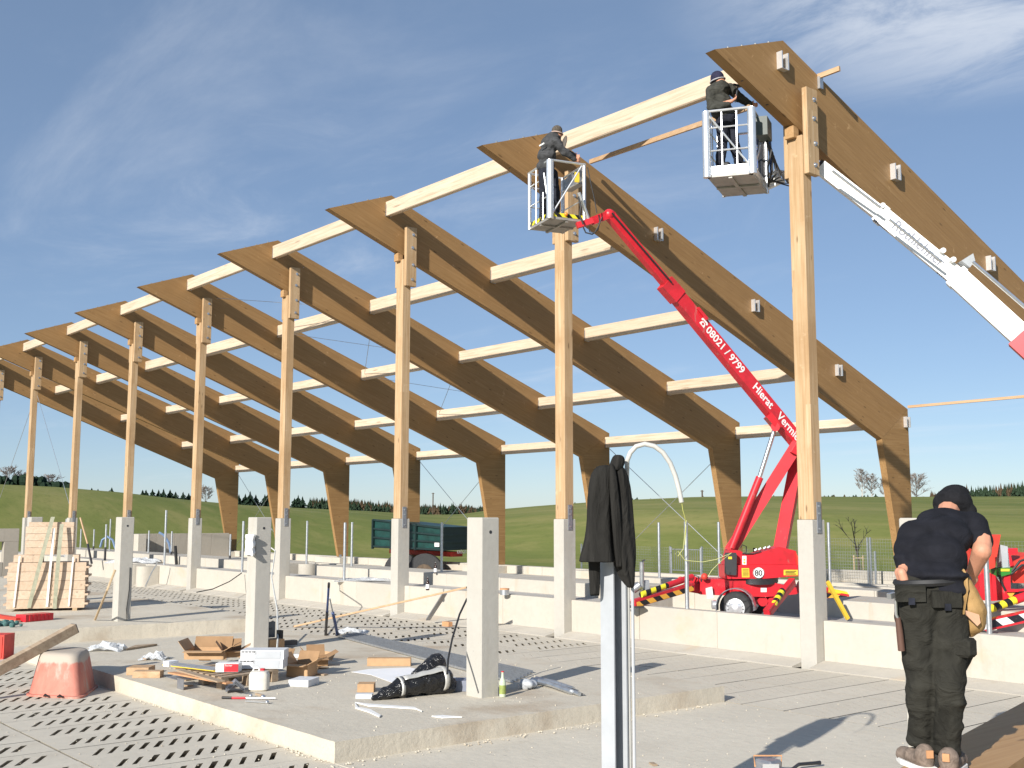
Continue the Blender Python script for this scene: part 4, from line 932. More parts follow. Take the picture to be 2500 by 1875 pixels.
MB().prism([bq(.35,1.02,.85),bq(.95,1.02,.85),bq(.95,1.02,1.08),bq(.35,1.02,1.16)],(Rp-Np).normalized()*.16).build('control_panel', M['plate'], lift)
MB().prism([bq(.1,.80,.80),bq(.1,.93,.80),bq(.1,.93,1.0),bq(.1,.80,1.0)],(Lp-Np).normalized()*.02).build('label', M['label_y'], lift)
MB().ball(bq(-.02,.45,.11),.04,n=10,m=7).build('beacon', simple('orange_lamp',(.8,.25,.03),.3), lift, True)
# outriggers
def outrigger(a, b, foot, c1, c2, haz, dd, flip=False):
    MB().bar(a,b,.12,.15).build('outrigger', M['red'], lift)
    d = (b-a).normalized(); sn_ = faceside(d); uu = sn_.cross(d)
    hazbar(a.lerp(b,.02)+sn_*.066-UP*.02,a.lerp(b,.98)+sn_*.066-UP*.02,.004,.095,haz,lift)
    MB().cyl(c1,c1.lerp(c2,.55),.055,10).build('outrigger_cylinder', M['haz_y'], lift, True)
    MB().cyl(c1.lerp(c2,.5),c2,.06,10).build('outrigger_cylinder', M['red'], lift, True)
    MB().prism([foot+RT*-.16+AW*-.16,foot+RT*.16+AW*-.16,foot+RT*.16+AW*.16,foot+RT*-.16+AW*.16],UP*.03).build('foot_pad', M['darkmetal'], lift)
outrigger(L(1690,1432,-.6),L(1546,1474,-1.6),L(1550,1483,-1.6),L(1565,1452,-1.5),L(1690,1408,-.5),M['haz_o'],0)
for pc in [o for o in bpy.data.objects if o.name.startswith('outrigger_cylinder') and o.data.materials[0]==M['haz_y']]:
    uvbox(pc,(RT*1.0),(UP*.15),L(1565,1452,-1.5))
MB().prism([p-AW*.2 for p in (L(1690,1405),L(1706,1412),L(1704,1448),L(1680,1444),L(1672,1428))],AW*.4).build('bracket', M['red'], lift)
outrigger(L(1935,1420,-.8),L(1872,1498,-2.0),L(1868,1505,-2.0),L(1888,1480,-1.7),L(1928,1425,-.8),M['red'],0)
a_ = L(1888,1478,-1.75); b_ = L(1910,1442,-1.3); cyl_ = MB().cyl(a_,b_,.062,12).build('outrigger_cylinder', M['haz_y'], lift, True); uvbox(cyl_,(b_-a_).normalized(),UP*.2,a_)
outrigger(L(1945,1438,.5),L(2140,1472,1.0),L(2150,1500,1.0),L(2085,1455,.9),L(1950,1425,.4),M['haz_o'],0)
MB().bar(L(2140,1472,1.0),L(2152,1494,1.0),.12,.14,RT).build('outrigger_toe', M['red'], lift)
MB().cyl(L(1567,1372,-1.3),L(1567,1446,-1.3),.045,10).build('jack_tube', M['galv'], lift, True)
MB().bar(L(1567,1370,-1.3),L(1575,1367,-1.3),.03).build('jack_crank', M['darkmetal'], lift)
MB().cyl(L(1545,1440,-1.4),L(1562,1428,-1.4),.08,10).build('motor', M['plate'], lift, True)
MB().obox(L(1574,1432,-1.2),RT*.08,AW*.08,UP*.12).build('motor_box', M['plate'], lift)
MB().prism([p-AW*.4 for p in (L(1716,1434),L(1730,1430),L(1733,1456),L(1718,1458))],AW*.1).build('fender_arm', M['whiteplastic'], lift)
MB().cyl(L(1738,1476,-.5),L(1748,1476,-.5),.09,12).build('axle_cap', M['alu'], lift, True)
for pts in (((1808,1338),(1812,1330),(1822,1334),(1822,1348),(1812,1352)),((1818,1352),(1838,1352),(1858,1346)),((1690,1418),(1696,1404),(1706,1408),(1704,1425)),((1712,1420),(1716,1404),(1724,1404),(1726,1416))):
    MB().tube([L(*p,-.3) for p in pts],.012,6).build('hose', M['black'], lift, True)
for px in (1842,1852,1864,1874): MB().cyl(L(px,1345-(px-1842)*.22,-.1),L(px+6,1341-(px-1842)*.22,-.1),.03,8).build('valve', M['plate'], lift, True)
for px,py in ((1662,1416),(1720,1408)): MB().ball(L(px,py,-.4),.07,n=10,m=7).build('lamp', M['red_worn'], lift, True)

# ---- white lift on the right
lift2 = thing('white_boom_lift','boom lift with white telescopic arm and red base behind the bent worker','boom lift',(4.2,3.0,.69))
B = [at(1998,404,D=19.45),at(2003,409,D=19.4),at(2150,524,D=19.0),at(2335,676,D=18.4),at(2490,818,D=17.9),at(2620,936,D=17.5)]
MB().bar(B[0],B[1].lerp(B[2],.2),.16,.22).build('boom_tip', M['darkmetal'], lift2)
MB().bar(B[1],B[2],.19,.23).build('boom_section', M['white'], lift2); MB().bar(B[2],B[3],.23,.285).build('boom_section', M['white'], lift2)
MB().bar(B[3],B[4],.27,.35).build('boom_section', M['white'], lift2); MB().bar(B[4],B[5],.31,.46).build('boom_section', M['red'], lift2)
for i,t in ((2,.0),(3,.0)): MB().bar(B[i].lerp(B[i+1],-.02),B[i].lerp(B[i+1],.05),.25+.04*(i-2),.32+.06*(i-2)).build('boom_collar', M['white'], lift2)
for i,(pa,pb,r) in enumerate((((2032,417),(2150,507),.022),((2172,536),(2300,640),.022),((2375,640),(2505,752),.03))):
    MB().cyl(at(*pa,D=18.8-i*.4),at(*pb,D=18.6-i*.5),r,8).build('piston_rod', M['bolt'], lift2, True)
for px,py,D in ((2153,503,18.9),(2300,613,18.4),(2325,635,18.3)): MB().cyl(at(px,py,D=D)-AW*.06,at(px,py,D=D)+AW*.06,.045,12).build('roller', M['white'], lift2, True)
MB().prism([at(*p,D=18.25)-AW*.1 for p in ((2342,640),(2370,622),(2375,640),(2362,656))],AW*.2).build('lug', M['steelgrey'], lift2)
for (pa,pb,D) in (((2135,538),(2170,564),18.9),((2290,665),(2330,697),18.5),((2455,802),(2495,836),17.9)):
    ch = MB(); A_ = at(*pa,D=D); B_ = at(*pb,D=D)
    for j in range(9): ch.obox(A_.lerp(B_,j/8),RT*.014,AW*.014,UP*.02)
    ch.build('drive_chain', M['darkmetal'], lift2)
bd = (B[3]-B[2]).normalized(); sn = faceside(bd); yd = sn.cross(bd); yd = yd if yd.z > 0 else -yd
rt_ = text('Rothlehner', B[2]+bd*.30+sn*.118-yd*.06, bd, yd, .235, M['print_grey'], lift2, ext=.001, bold=.004)
N2,L2_,R2 = at(1838,424,Z=7.95), at(1727,434,Z=7.95), at(1873,472,Z=7.95)
bq2 = basket(lift2, N2, L2_, R2, 1.12, .13, True)
MB().bar(bq2(.1,1.0,.2),bq2(.1,1.0,1.1),.1).build('basket_mast', M['darkmetal'], lift2)
MB().obox(bq2(-.12,.45,.92),(R2-N2).normalized()*.2,(L2_-N2).normalized()*.1,UP*.16).build('control_panel', simple('panel_green_grey',(.06,.075,.065),.5), lift2)
for i in range(7):
    a0 = bq2(-.1,.55+.08*i,.85-.03*i); pts = [a0, a0+UP*-.25+RT*.12, a0+UP*-.55+RT*(.05+.05*i), bq2(-.05,.95,.1+.02*i)]
    MB().tube(pts,.016,6).build('hose', M['black'], lift2, True)
for pa,pb,r in (((1872,448),(1905,430),.07),((1868,462),(1915,440),.04),((1890,420),(1925,425),.05),((1868,430),(1900,418),.035),((1918,438),(1998,405),.075)):
    MB().cyl(at(*pa,D=19.6),at(*pb,D=19.5),r,10).build('jib_arm', M['white'], lift2, True)
for pa,pb in (((1855,345),(1860,440)),((1866,360),(1872,430)),((1878,330),(1884,420)),((1846,330),(1852,430))):
    MB().bar(at(*pa,D=19.5),at(*pb,D=19.5),.045).build('mast_bar', M['darkmetal' if pa[0]%2 else 'blue'], lift2)
D2 = 17.3
def Q(px,py,d=0): return at(px,py,D=D2+d)
MB().prism([p-AW*.1 for p in (Q(2385,1398),Q(2412,1398),Q(2418,1466),Q(2386,1464))],AW*.25).build('base_plate', M['red'], lift2)
MB().prism([p-AW*.1 for p in (Q(2414,1400),Q(2424,1405),Q(2462,1462),Q(2418,1466))],AW*.2).build('base_gusset', M['red'], lift2)
MB().prism([p-AW*.05 for p in (Q(2400,1306),Q(2440,1305),Q(2426,1385),Q(2412,1390),Q(2370,1420),Q(2376,1330))],AW*.3).build('rear_arm', M['red_worn'], lift2)
MB().prism([p for p in (Q(2442,1330),Q(2460,1334),Q(2466,1385),Q(2448,1386))],AW*.2).build('side_cover', M['steelgrey'], lift2)
MB().prism([p-AW*.1 for p in (Q(2432,1386),Q(2470,1386),Q(2462,1400),Q(2434,1408))],AW*.3).build('tray', simple('green_tray',(.03,.22,.03),.5), lift2)
MB().prism([p-AW*.105 for p in (Q(2436,1388),Q(2457,1388),Q(2457,1394),Q(2436,1394))],-AW*.005).build('label', M['label_y'], lift2)
MB().prism([p-AW*.0 for p in (Q(2460,1340),Q(2484,1338),Q(2486,1352),Q(2468,1356),Q(2474,1380),Q(2462,1384))],AW*.3).build('turret_frame', M['red'], lift2)
MB().prism([p+AW*.1 for p in (Q(2470,1380),Q(2520,1350),Q(2530,1425),Q(2480,1424))],AW*.4).build('turret', M['red_worn'], lift2)
MB().bar(Q(2456,1404),Q(2456,1440),.10).build('pillar', M['red'], lift2); MB().obox(Q(2458,1441),RT*.14,AW*.1,UP*.02).build('flange', M['red'], lift2)
for pts in (((2470,1395),(2490,1370),(2505,1365)),((2468,1402),(2495,1380),(2510,1378)),((2440,1405),(2446,1425),(2455,1442))): MB().tube([Q(*p,-.1) for p in pts],.02,6).build('hose', M['black'], lift2, True)
MB().bar(Q(2440,1452),Q(2560,1444),.12,.13).build('outrigger', M['red'], lift2); hazbar(Q(2442,1452)-AW*.065,Q(2560,1444)-AW*.065,.004,.075,M['haz_o'],lift2)
a_ = Q(2386,1498,-.5); b_ = Q(2478,1465,-.3); c_ = MB().cyl(a_,b_,.062,12).build('outrigger_cylinder', M['haz_y'], lift2, True); uvbox(c_,(b_-a_).normalized(),UP*.3,a_)
MB().cyl(b_,Q(2560,1436,-.2),.07,12).build('outrigger_cylinder', M['red'], lift2, True)
MB().bar(Q(2376,1533,-.9),Q(2560,1492,-.6),.10,.16).build('outrigger', M['red'], lift2); hazbar(Q(2378,1532,-.9)-AW*.055,Q(2560,1491,-.6)-AW*.055,.004,.105,M['haz_w'],lift2)
MB().obox(Q(2372,1541,-.9),RT*.15,AW*.15,UP*.02).build('foot_pad', M['darkmetal'], lift2)
# ------------------------------------------------------------------ people
def skin_build(mb, name, mat, parent, voxel=.012, it=6, wr=0):
    o = mb.build(name, mat, parent)
    r = o.modifiers.new('remesh','REMESH'); r.mode = 'VOXEL'; r.voxel_size = voxel; r.use_smooth_shade = True
    s = o.modifiers.new('smooth','SMOOTH'); s.iterations = it; s.factor = .5
    if wr:
        tx = bpy.data.textures.get('folds') or bpy.data.textures.new('folds','CLOUDS'); tx.noise_scale = .11; tx.noise_depth = 2
        d = o.modifiers.new('folds','DISPLACE'); d.texture = tx; d.strength = wr; d.mid_level = .5; d.texture_coords = 'GLOBAL'
    return o
def hand(mb, c, fdir, pdir, s=1.0, curl=.6):
    # palm at c, fingers along fdir, palm facing pdir
    c = Vector(c); f_ = Vector(fdir).normalized(); p = Vector(pdir); p = (p-f_*p.dot(f_)).normalized(); sd = f_.cross(p)
    mb.limb(c-f_*.03*s-sd*.018*s, c+f_*.035*s-sd*.022*s, .024*s,.022*s,8,3); mb.limb(c-f_*.03*s+sd*.018*s, c+f_*.035*s+sd*.022*s, .024*s,.022*s,8,3)
    for i,(o_,l) in enumerate(((-.033,.030),(-.011,.037),(.011,.039),(.033,.034))):
        b = c+f_*.045*s+sd*o_*s; k = b+(f_*math.cos(curl*.6)+p*math.sin(curl*.6))*l*s; e = k+(f_*math.cos(curl*1.7)+p*math.sin(curl*1.7))*l*.9*s
        mb.limb(b,k,.0095*s,.009*s,6,2); mb.limb(k,e,.009*s,.0075*s,6,2)
    t0 = c-f_*.015*s-sd*.035*s; t1 = t0+(f_*.6-sd*.6+p*.4).normalized()*.04*s; mb.limb(t0,t1,.012*s,.0105*s,6,2); mb.limb(t1,t1+(f_*.8-sd*.1+p*.5).normalized()*.032*s,.0105*s,.009*s,6,2)
# ---- bent worker at the right
MD = 6.0
def W(px,py,w=0): return at(px,py,D=MD) + AW*w*1.0
man = thing('person','worker in navy jumper and dark trousers bending forward beside the boards','person',at(2290,1866,D=MD))
def WP(px,py,w): return at(px,py,D=MD+w)
tw = MB()   # trousers
tw.ball(WP(2238,1475,.02),.125,.12,.17,n=12,m=8); tw.ball(WP(2312,1475,.02),.125,.12,.17,n=12,m=8); tw.ball(WP(2275,1432,.06),.185,.13,.12,n=12,m=8)
tw.limb(WP(2236,1500,.02),WP(2249,1665,-.02),.108,.076,12); tw.limb(WP(2249,1665,-.02),WP(2247,1800,.06),.078,.068,12)
tw.limb(WP(2318,1500,.0),WP(2320,1672,-.10),.112,.080,12); tw.limb(WP(2320,1672,-.10),WP(2312,1822,-.04),.08,.07,12)
tw.ball(WP(2344,1590,-.05),.06,.08,.11,n=10,m=7); tw.ball(WP(2246,1810,.05),.078,.08,.04); tw.ball(WP(2310,1832,-.04),.082,.084,.04); tw.ball(WP(2249,1760,.03),.078,.078,.035); tw.ball(WP(2318,1770,-.06),.082,.082,.035); tw.ball(WP(2251,1700,.0),.082,.08,.03); tw.ball(WP(2322,1715,-.09),.086,.086,.03)
tr_ = skin_build(tw,'trousers',M['trousers'],man,.010,7,.035)
for px,py,w_,s in ((2222,1448,-.085,1),(2310,1462,-.095,1)):
    c = WP(px,py,w_); mb = MB(); mb.obox(c-AW*.004,RT*.078,AW*.012+UP*.003,UP*.042); mb.build('pocket_flap', M['trousers'], tr_)
    MB().obox(c-AW*.018-UP*.042,RT*.016,AW*.006,UP*.018).build('pocket_tab', M['darktrousers'], tr_)
c = WP(2350,1580,-.12); MB().cbox((c.x-.06,c.y-.05,c.z-.05),(c.x+.06,c.y+.05,c.z+.05),.015).build('thigh_pocket', M['trousers'], tr_)
sw = MB()   # jumper
sw.ball(WP(2279,1420,.06),.178,.135,.13,n=14,m=9); sw.ball(WP(2284,1365,.16),.18,.15,.15,n=14,m=9); sw.ball(WP(2292,1312,.28),.188,.16,.13,n=14,m=9); sw.ball(WP(2302,1275,.40),.155,.15,.085,n=14,m=9)
sw.limb(WP(2230,1308,.30),WP(2374,1286,.36),.092,.092,12)
sw.limb(WP(2222,1314,.32),WP(2207,1342,.22),.075,.064,10); sw.limb(WP(2207,1342,.22),WP(2208,1388,.12),.058,.046,10); sw.ball(WP(2203,1362,.16),.056,.056,.03); sw.ball(WP(2205,1378,.14),.052,.052,.026)
sw.limb(WP(2376,1284,.36),WP(2394,1320,.26),.080,.072,12); sw.ball(WP(2393,1324,.25),.075,.075,.045)
sw.ball(WP(2280,1402,.04),.20,.15,.035,n=14,m=7); sw.ball(WP(2290,1440,.05),.185,.145,.05,n=14,m=7)
skin_build(sw,'jumper',M['sweater'],man,.011,16,.012)
by = MB()   # skin: neck, head, right forearm, hands
by.limb(WP(2312,1262,.44),WP(2318,1238,.55),.06,.065,10); by.ball(WP(2322,1230,.62),.084,.105,.10,n=14,m=9); by.ball(WP(2318,1258,.44),.05,.05,.035,n=10,m=7)
by.limb(WP(2398,1320,.24),WP(2397,1345,.18),.054,.052,10); by.limb(WP(2397,1345,.18),WP(2373,1402,.30),.054,.034,10); hand(by,WP(2366,1418,.34),(-.3*RT-UP*.6+AW*.5),-RT,1.1,.9)
by.limb(WP(2207,1390,.11),WP(2204,1402,.06),.036,.032,8); hand(by,WP(2203,1412,.04),(RT*.25-UP*.9),RT,1.1,.8)
by.limb(WP(2312,1262,.44),WP(2380,1282,.36),.05,.05,8); by.limb(WP(2376,1284,.36),WP(2398,1320,.24),.052,.052,8); by.limb(WP(2312,1262,.44),WP(2222,1305,.32),.05,.05,8); by.limb(WP(2222,1308,.32),WP(2207,1342,.21),.05,.043,8); by.limb(WP(2207,1342,.21),WP(2207,1394,.10),.043,.036,8)
by.ball(WP(2296,1232,.66),.02,.025,.03); by.ball(WP(2356,1232,.66),.02,.025,.03); by.ball(WP(2324,1222,.74),.02,.03,.02)
skin_build(by,'body',M['skin'],man,.0065,3)
ht = MB(); rot = Matrix.Rotation(-.35,3,RT)
ht.ball(WP(2326,1230,.58),.112,.12,.095,rot,n=18,m=10); ht.ball(WP(2330,1207,.60),.085,.09,.055,rot,n=16,m=9); ht.limb(WP(2292,1252,.52),WP(2364,1248,.54),.042,.05,10)
skin_build(ht,'knitted_cap',M['hat_black'],man,.008,4)
for px,py,w_,a in ((2246,1836,.0,0),(2322,1852,-.1,1)):
    b = WP(px,py,w_); f2 = (AW*.8+RT*(.55 if a else -.12)).normalized(); sh = MB(); zz = 1.04
    b.z = zz+.05
    sh.ball(b-f2*.05+UP*.03,.055,.055,.062,n=12,m=8); sh.ball(b+f2*.08,.052,.052,.048); sh.ball(b+f2*.17-UP*.012,.05,.05,.036); sh.limb(b-f2*.05,b+f2*.18-UP*.01,.05,.045,10)
    so_ = skin_build(sh,'shoe',M['shoe'],man,.008,3)
    sl_ = MB(); sl_.prism([Vector((*(b+f2*a_+f2.cross(UP)*s_).xy,zz)) for a_,s_ in ((-.11,-.035),(-.02,-.05),(.12,-.055),(.21,-.03),(.22,.02),(.12,.055),(-.02,.05),(-.11,.035))],UP*.028)
    sl_.build('sole', M['whiteplastic'], so_)
    MB().obox(b-f2*.103+UP*.045,f2.cross(UP)*.018,f2*.006,UP*.02).build('heel_tab', M['brick'], so_)
bl = MB(); bl.tube([WP(2275,1418,.06)+RT*.188*math.cos(t)+AW*.15*math.sin(t)+UP*(.012*math.cos(t)) for t in [6.283*i/24 for i in range(25)]],.02,6,flat=1.0); bl.build('tool_belt', M['black'], man, True)
pc = thing('tool_pouch','tan leather nail pouch hanging from the bent workers belt','pouch',WP(2372,1500,0))
mb = MB(); pr = [(2352,1392,.012),(2356,1420,.03),(2366,1455,.055),(2374,1490,.075),(2376,1520,.07),(2372,1545,.03)]
for (a,b,r),(c,d,s) in zip(pr,pr[1:]): mb.limb(WP(a,b,-.03),WP(c,d,-.03),r,s,10,3)
skin_build(mb,'bag',M['leather'],pc,.008,4,.02)
mb = MB(); mb.prism([WP(*p) for p in ((2352,1390,-.06),(2360,1410,-.08),(2362,1440,-.1),(2352,1500,-.1),(2346,1500,-.08),(2354,1440,-.06))],RT*.006); mb.build('flap', M['leather'], pc)
mb = MB(); mb.prism([WP(*p) for p in ((2356,1490,-.12),(2388,1500,-.12),(2392,1520,-.12),(2384,1528,-.12),(2358,1502,-.12))],-AW*.012); mb.build('patch', simple('pale_leather',(.55,.32,.20),.7), pc)
hm = thing('claw_hammer','hammer with brown grip hanging from the bent workers left hip','hammer',WP(2190,1500,0))
MB().tube([WP(2186,1458,-.06),WP(2188,1500,-.06),WP(2193,1512,-.06)],.008,8).build('shank', M['bolt'], hm, True)
MB().tube([WP(2192,1508,-.06),WP(2196,1540,-.06),WP(2201,1588,-.06)],[.014,.018,.019],10).build('grip', simple('brown_grip',(.10,.05,.035),.6), hm, True)
MB().bar(WP(2170,1456,-.08),WP(2186,1452,-.06),.03,.028).bar(WP(2186,1452,-.06),WP(2204,1450,-.04),.016,.022).build('head', M['bolt'], hm)
# ---- workers in the baskets
def figure_parts(o, D, sc, spec):
    for nm,mat,vox,its,wr in (('trousers','darktrousers',.02,3,.03),('jacket',spec['jm'],.02,3,.035),('body','skin',.012,2,0),('cap',spec['cm'],.014,2,0)):
        mb = MB()
        for it in spec[nm]:
            if it[0] == 'l': _,a,b,r1,r2 = it; mb.limb(at(a[0],a[1],D=D+a[2]),at(b[0],b[1],D=D+b[2]),r1,r2,10)
            elif it[0] == 'b': _,a,rx,ry,rz = it; mb.ball(at(a[0],a[1],D=D+a[2]),rx,ry,rz,n=12,m=8)
            elif it[0] == 'h': _,a,fd,pd = it; hand(mb,at(a[0],a[1],D=D+a[2]),fd,pd,1.05,.9)
        skin_build(mb,nm if nm!='cap' else 'knitted_cap',M[mat] if nm!='cap' else M[mat],o,vox,its,wr)
    for it in spec['boots']:
        mb = MB(); p = at(it[0],it[1],D=D+it[2]); mb.limb(p,p+RT*it[3]+AW*it[4],.055,.05,8); mb.ball(p+UP*.04,.055,.055,.07); skin_build(mb,'boot',M['black'],o,.016,2)
p1 = thing('person','worker in grey jacket and striped cap leaning forward in the red lifts basket','person',at(1345,540,D=21.35))
figure_parts(p1,21.35,1,{'jm':'jacket','cm':'hat_grey',
 'trousers':[('b',(1334,420,0),.17,.16,.14),('l',(1326,425,-.05),(1328,480,-.05),.10,.085),('l',(1328,480,-.05),(1325,535,0),.085,.075),('l',(1350,425,.1),(1358,480,.05),.10,.085),('l',(1358,480,.05),(1356,535,.1),.085,.075)],
 'jacket':[('b',(1332,405,0),.19,.17,.13),('b',(1335,380,0),.20,.18,.17),('b',(1342,352,0),.19,.18,.17),('b',(1350,337,.02),.16,.16,.11),('l',(1358,345,-.15),(1378,372,-.15),.085,.075),('l',(1378,372,-.15),(1402,388,-.1),.072,.055),('l',(1350,345,.17),(1374,366,.2),.085,.075),('l',(1374,366,.2),(1400,380,.15),.07,.055)],
 'body':[('l',(1354,330,.02),(1358,322,.02),.06,.06),('b',(1362,328,.02),.085,.085,.10),('b',(1370,330,.0),.018,.02,.02),('h',(1407,390,-.08),RT+AW*.2-UP*.2,AW-RT*.1),('h',(1404,382,.15),RT-UP*.1,-AW),('b',(1358,329,-.08),.02,.015,.03),('l',(1354,335,.02),(1358,346,-.12),.05,.05),('l',(1358,346,-.12),(1378,373,-.15),.05,.045),('l',(1378,373,-.15),(1404,389,-.09),.045,.035),('l',(1354,335,.02),(1352,346,.15),.05,.05),('l',(1352,346,.15),(1374,366,.2),.05,.045),('l',(1374,366,.2),(1402,381,.15),.045,.035)],
 'cap':[('b',(1360,319,.02),.108,.108,.105),('b',(1361,326,.02),.108,.108,.05)],
 'boots':[(1324,541,0,.12,.03),(1356,541,.1,.12,.03)]})
mb = MB(); mb.tube([at(1360,326,D=21.37)+RT*.112*math.cos(t)+AW*.112*math.sin(t)+UP*-.02*math.cos(t) for t in [6.283*i/20 for i in range(21)]],.012,6); mb.build('cap_stripe', simple('cap_stripe',(.5,.36,.30),.9), p1, True)
mb = MB(); mb.prism([at(*p,D=21.13) for p in ((1316,355),(1328,348),(1329,351),(1317,358))],-AW*.01); mb.build('reflective_strip', M['whiteplastic'], p1)
gp = MB(); c = at(1377,350,D=21.2); gp.ball(c,.065,.03,.16,Matrix.Rotation(.25,3,AW),n=14,m=9)
tag(gp.build('paddle', simple('brown_grey_plate',(.09,.075,.06),.7), smooth=True),'oval brown paddle shaped plate beside the grey jacketed worker','plate')
p2_ = thing('person','worker in olive jacket and navy cap holding a hammer in the white lifts basket','person',at(1775,405,D=18.75))
figure_parts(p2_,18.75,1,{'jm':'jacket_olive','cm':'hat_navy',
 'trousers':[('b',(1772,290,0),.18,.16,.15),('l',(1762,298,0),(1764,350,-.02),.105,.09),('l',(1764,350,-.02),(1758,400,0),.09,.085),('l',(1785,298,.05),(1792,345,.03),.105,.09),('l',(1792,345,.03),(1804,398,.05),.09,.085)],
 'jacket':[('b',(1765,275,0),.21,.19,.12),('b',(1756,250,0),.22,.2,.18),('b',(1752,225,0),.21,.19,.15),('b',(1758,212,0),.17,.16,.10),('l',(1735,222,-.1),(1738,262,-.15),.095,.085),('l',(1738,262,-.15),(1776,256,-.25),.085,.06),('l',(1782,215,.1),(1806,240,.1),.09,.08),('l',(1806,240,.1),(1832,255,.1),.075,.06)],
 'body':[('l',(1752,212,0),(1754,200,0),.06,.06),('b',(1757,200,-.03),.088,.09,.115),('b',(1767,203,-.1),.018,.02,.02),('h',(1790,245,-.25),(RT*.7+UP*.5),-RT+UP*.3),('h',(1836,257,.08),RT,-AW),('b',(1742,202,-.02),.018,.015,.03),('l',(1752,214,0),(1737,224,-.08),.05,.05),('l',(1737,224,-.08),(1739,262,-.15),.05,.045),('l',(1739,262,-.15),(1786,247,-.25),.045,.035),('l',(1752,214,0),(1782,217,.08),.05,.05),('l',(1782,217,.08),(1806,240,.1),.05,.045),('l',(1806,240,.1),(1834,256,.09),.045,.035)],
 'cap':[('b',(1751,190,0),.118,.118,.12),('b',(1751,197,0),.12,.12,.05)],
 'boots':[(1757,404,0,.12,-.06),(1806,402,.05,.14,-.05)]})
mb = MB(); mb.tube([at(1752,197,D=18.75)+RT*.124*math.cos(t)+AW*.124*math.sin(t)+UP*.03*math.cos(t) for t in [6.283*i/20 for i in range(21)]],.012,6); mb.build('cap_stripe', simple('cap_stripe_grey',(.42,.42,.44),.9), p2_, True)
hm2 = thing('hammer','small hammer raised in the hand of the worker in the olive jacket','hammer',at(1796,235,D=18.46))
MB().cyl(at(1795,250,D=18.5),at(1801,212,D=18.46),.014,8).build('shaft', M['darkmetal'], hm2, True); MB().bar(at(1790,206,D=18.46),at(1811,211,D=18.46),.03).build('head', M['darkmetal'], hm2)
# ------------------------------------------------------------------ steel post with coat and conduit
sp = thing('steel_post','grey steel H section post with a black coat hung on it','post',(4.8,-9.38,0))
x0,y0 = 4.745,-9.43
MB().box((x0,y0,-.001),(x0+.14,y0+.012,2.62)).build('flange', M['steelgrey'], sp); MB().box((x0,y0+.128,-.001),(x0+.14,y0+.14,2.62)).build('flange', M['steelgrey'], sp)
MB().box((x0+.012,y0+.0125,0),(x0+.022,y0+.1275,2.62)).build('web', M['web_shade'], sp)
cn = thing('conduit','pale bent conduit arching over from the steel post','conduit',(4.93,-9.25,0))
c0 = Vector((x0+.118,y0+.172,0))
pts = [c0+UP*z for z in (0,.8,1.6,2.2,2.5)]+[at(*p,D=8.4) for p in ((1531,1125),(1539,1105),(1553,1090),(1574,1084),(1597,1089),(1618,1104),(1636,1130),(1649,1162),(1658,1196),(1664,1226))]
MB().tube(pts,.0185,12).build('pipe', simple('conduit_grey',(.52,.51,.47),.6), cn, True)
MB().tube([at(1664,1224,D=8.4),at(1667,1245,D=8.4),at(1672,1262,D=8.42),at(1675,1285,D=8.44),at(1672,1330,D=8.46)],.0035,5).build('wire', simple('wire_yellow',(.45,.45,.12),.6), cn, True)
tag(MB().tube([c0+Vector((.032,.022,0))+UP*z for z in (0,1,2.1)],.012,8).build('thin_conduit', M['steelgrey'], smooth=True),'thin grey conduit running beside the steel post','conduit')
tag(MB().tube([at(*p,D=20.3) for p in ((1676,1270),(1672,1300),(1668,1340),(1655,1358),(1648,1352),(1656,1346),(1672,1368),(1715,1372),(1748,1366),(1786,1350),(1760,1370),(1738,1392),(1728,1408))],.006,5).build('yellow_wire', simple('wire_pale',(.50,.50,.20),.6), smooth=True),'thin pale yellow wire looping from a galvanised pole towards the red lift','wire')
# coat
ct = thing('hooded_coat','black hooded work coat hanging on the steel post','coat',(4.8,-9.4,1.2))
CD = 8.3
def K(px,py,w=0): return at(px,py,D=CD+w)
def loft(sections, folds, amp, name, mat, parent, n=56, thick=0):
    vs_ = []; k = len(sections)
    for s,(px,py,w_,ru,rw,ph) in enumerate(sections):
        c = K(px,py,w_)
        for j in range(n):
            t = 6.283*j/n; m_ = 1+amp*(s/(k-1))**.7*(.6*math.sin(folds*t+ph)+.4*math.sin((folds+3)*t*1.0-ph*1.7))
            vs_.append(c+RT*ru*math.cos(t)*m_+AW*rw*math.sin(t)*m_)
    fs_ = [(i*n+j,i*n+(j+1)%n,(i+1)*n+(j+1)%n,(i+1)*n+j) for i in range(k-1) for j in range(n)]
    mb = MB(); mb.add(vs_,fs_+[tuple(range(n))[::-1]]); o = mb.build(name, mat, parent, True)
    for p in o.data.polygons: p.use_smooth = True
    sd = o.modifiers.new('thick','SOLIDIFY'); sd.thickness = .008; ss = o.modifiers.new('sub','SUBSURF'); ss.levels = ss.render_levels = 1
    return o
loft([(1478,1135,0,.05,.05,0),(1474,1145,0,.075,.07,.2),(1468,1165,0,.09,.08,.4),(1466,1210,0,.095,.085,.6),(1467,1270,0,.10,.09,.9),(1466,1320,0,.115,.10,1.2),(1464,1352,0,.14,.11,1.4),(1463,1372,-.01,.15,.12,1.5)],5,.16,'body_panel',M['blackcoat'],ct)
loft([(1508,1110,0,.02,.03,0),(1510,1114,0,.045,.05,.1),(1508,1130,0,.06,.06,.3),(1500,1150,-.02,.05,.05,.7)],3,.1,'hood',M['blackcoat'],ct,40)
loft([(1508,1135,.0,.04,.05,0),(1516,1160,.0,.06,.06,.8),(1520,1215,.0,.07,.07,1.4),(1520,1280,0,.075,.075,2.0),(1522,1340,0,.085,.08,2.6),(1526,1385,0,.075,.07,3.2),(1534,1420,0,.045,.05,3.8),(1540,1436,0,.02,.03,4.2)],4,.28,'front_flap',M['blackcoat'],ct)
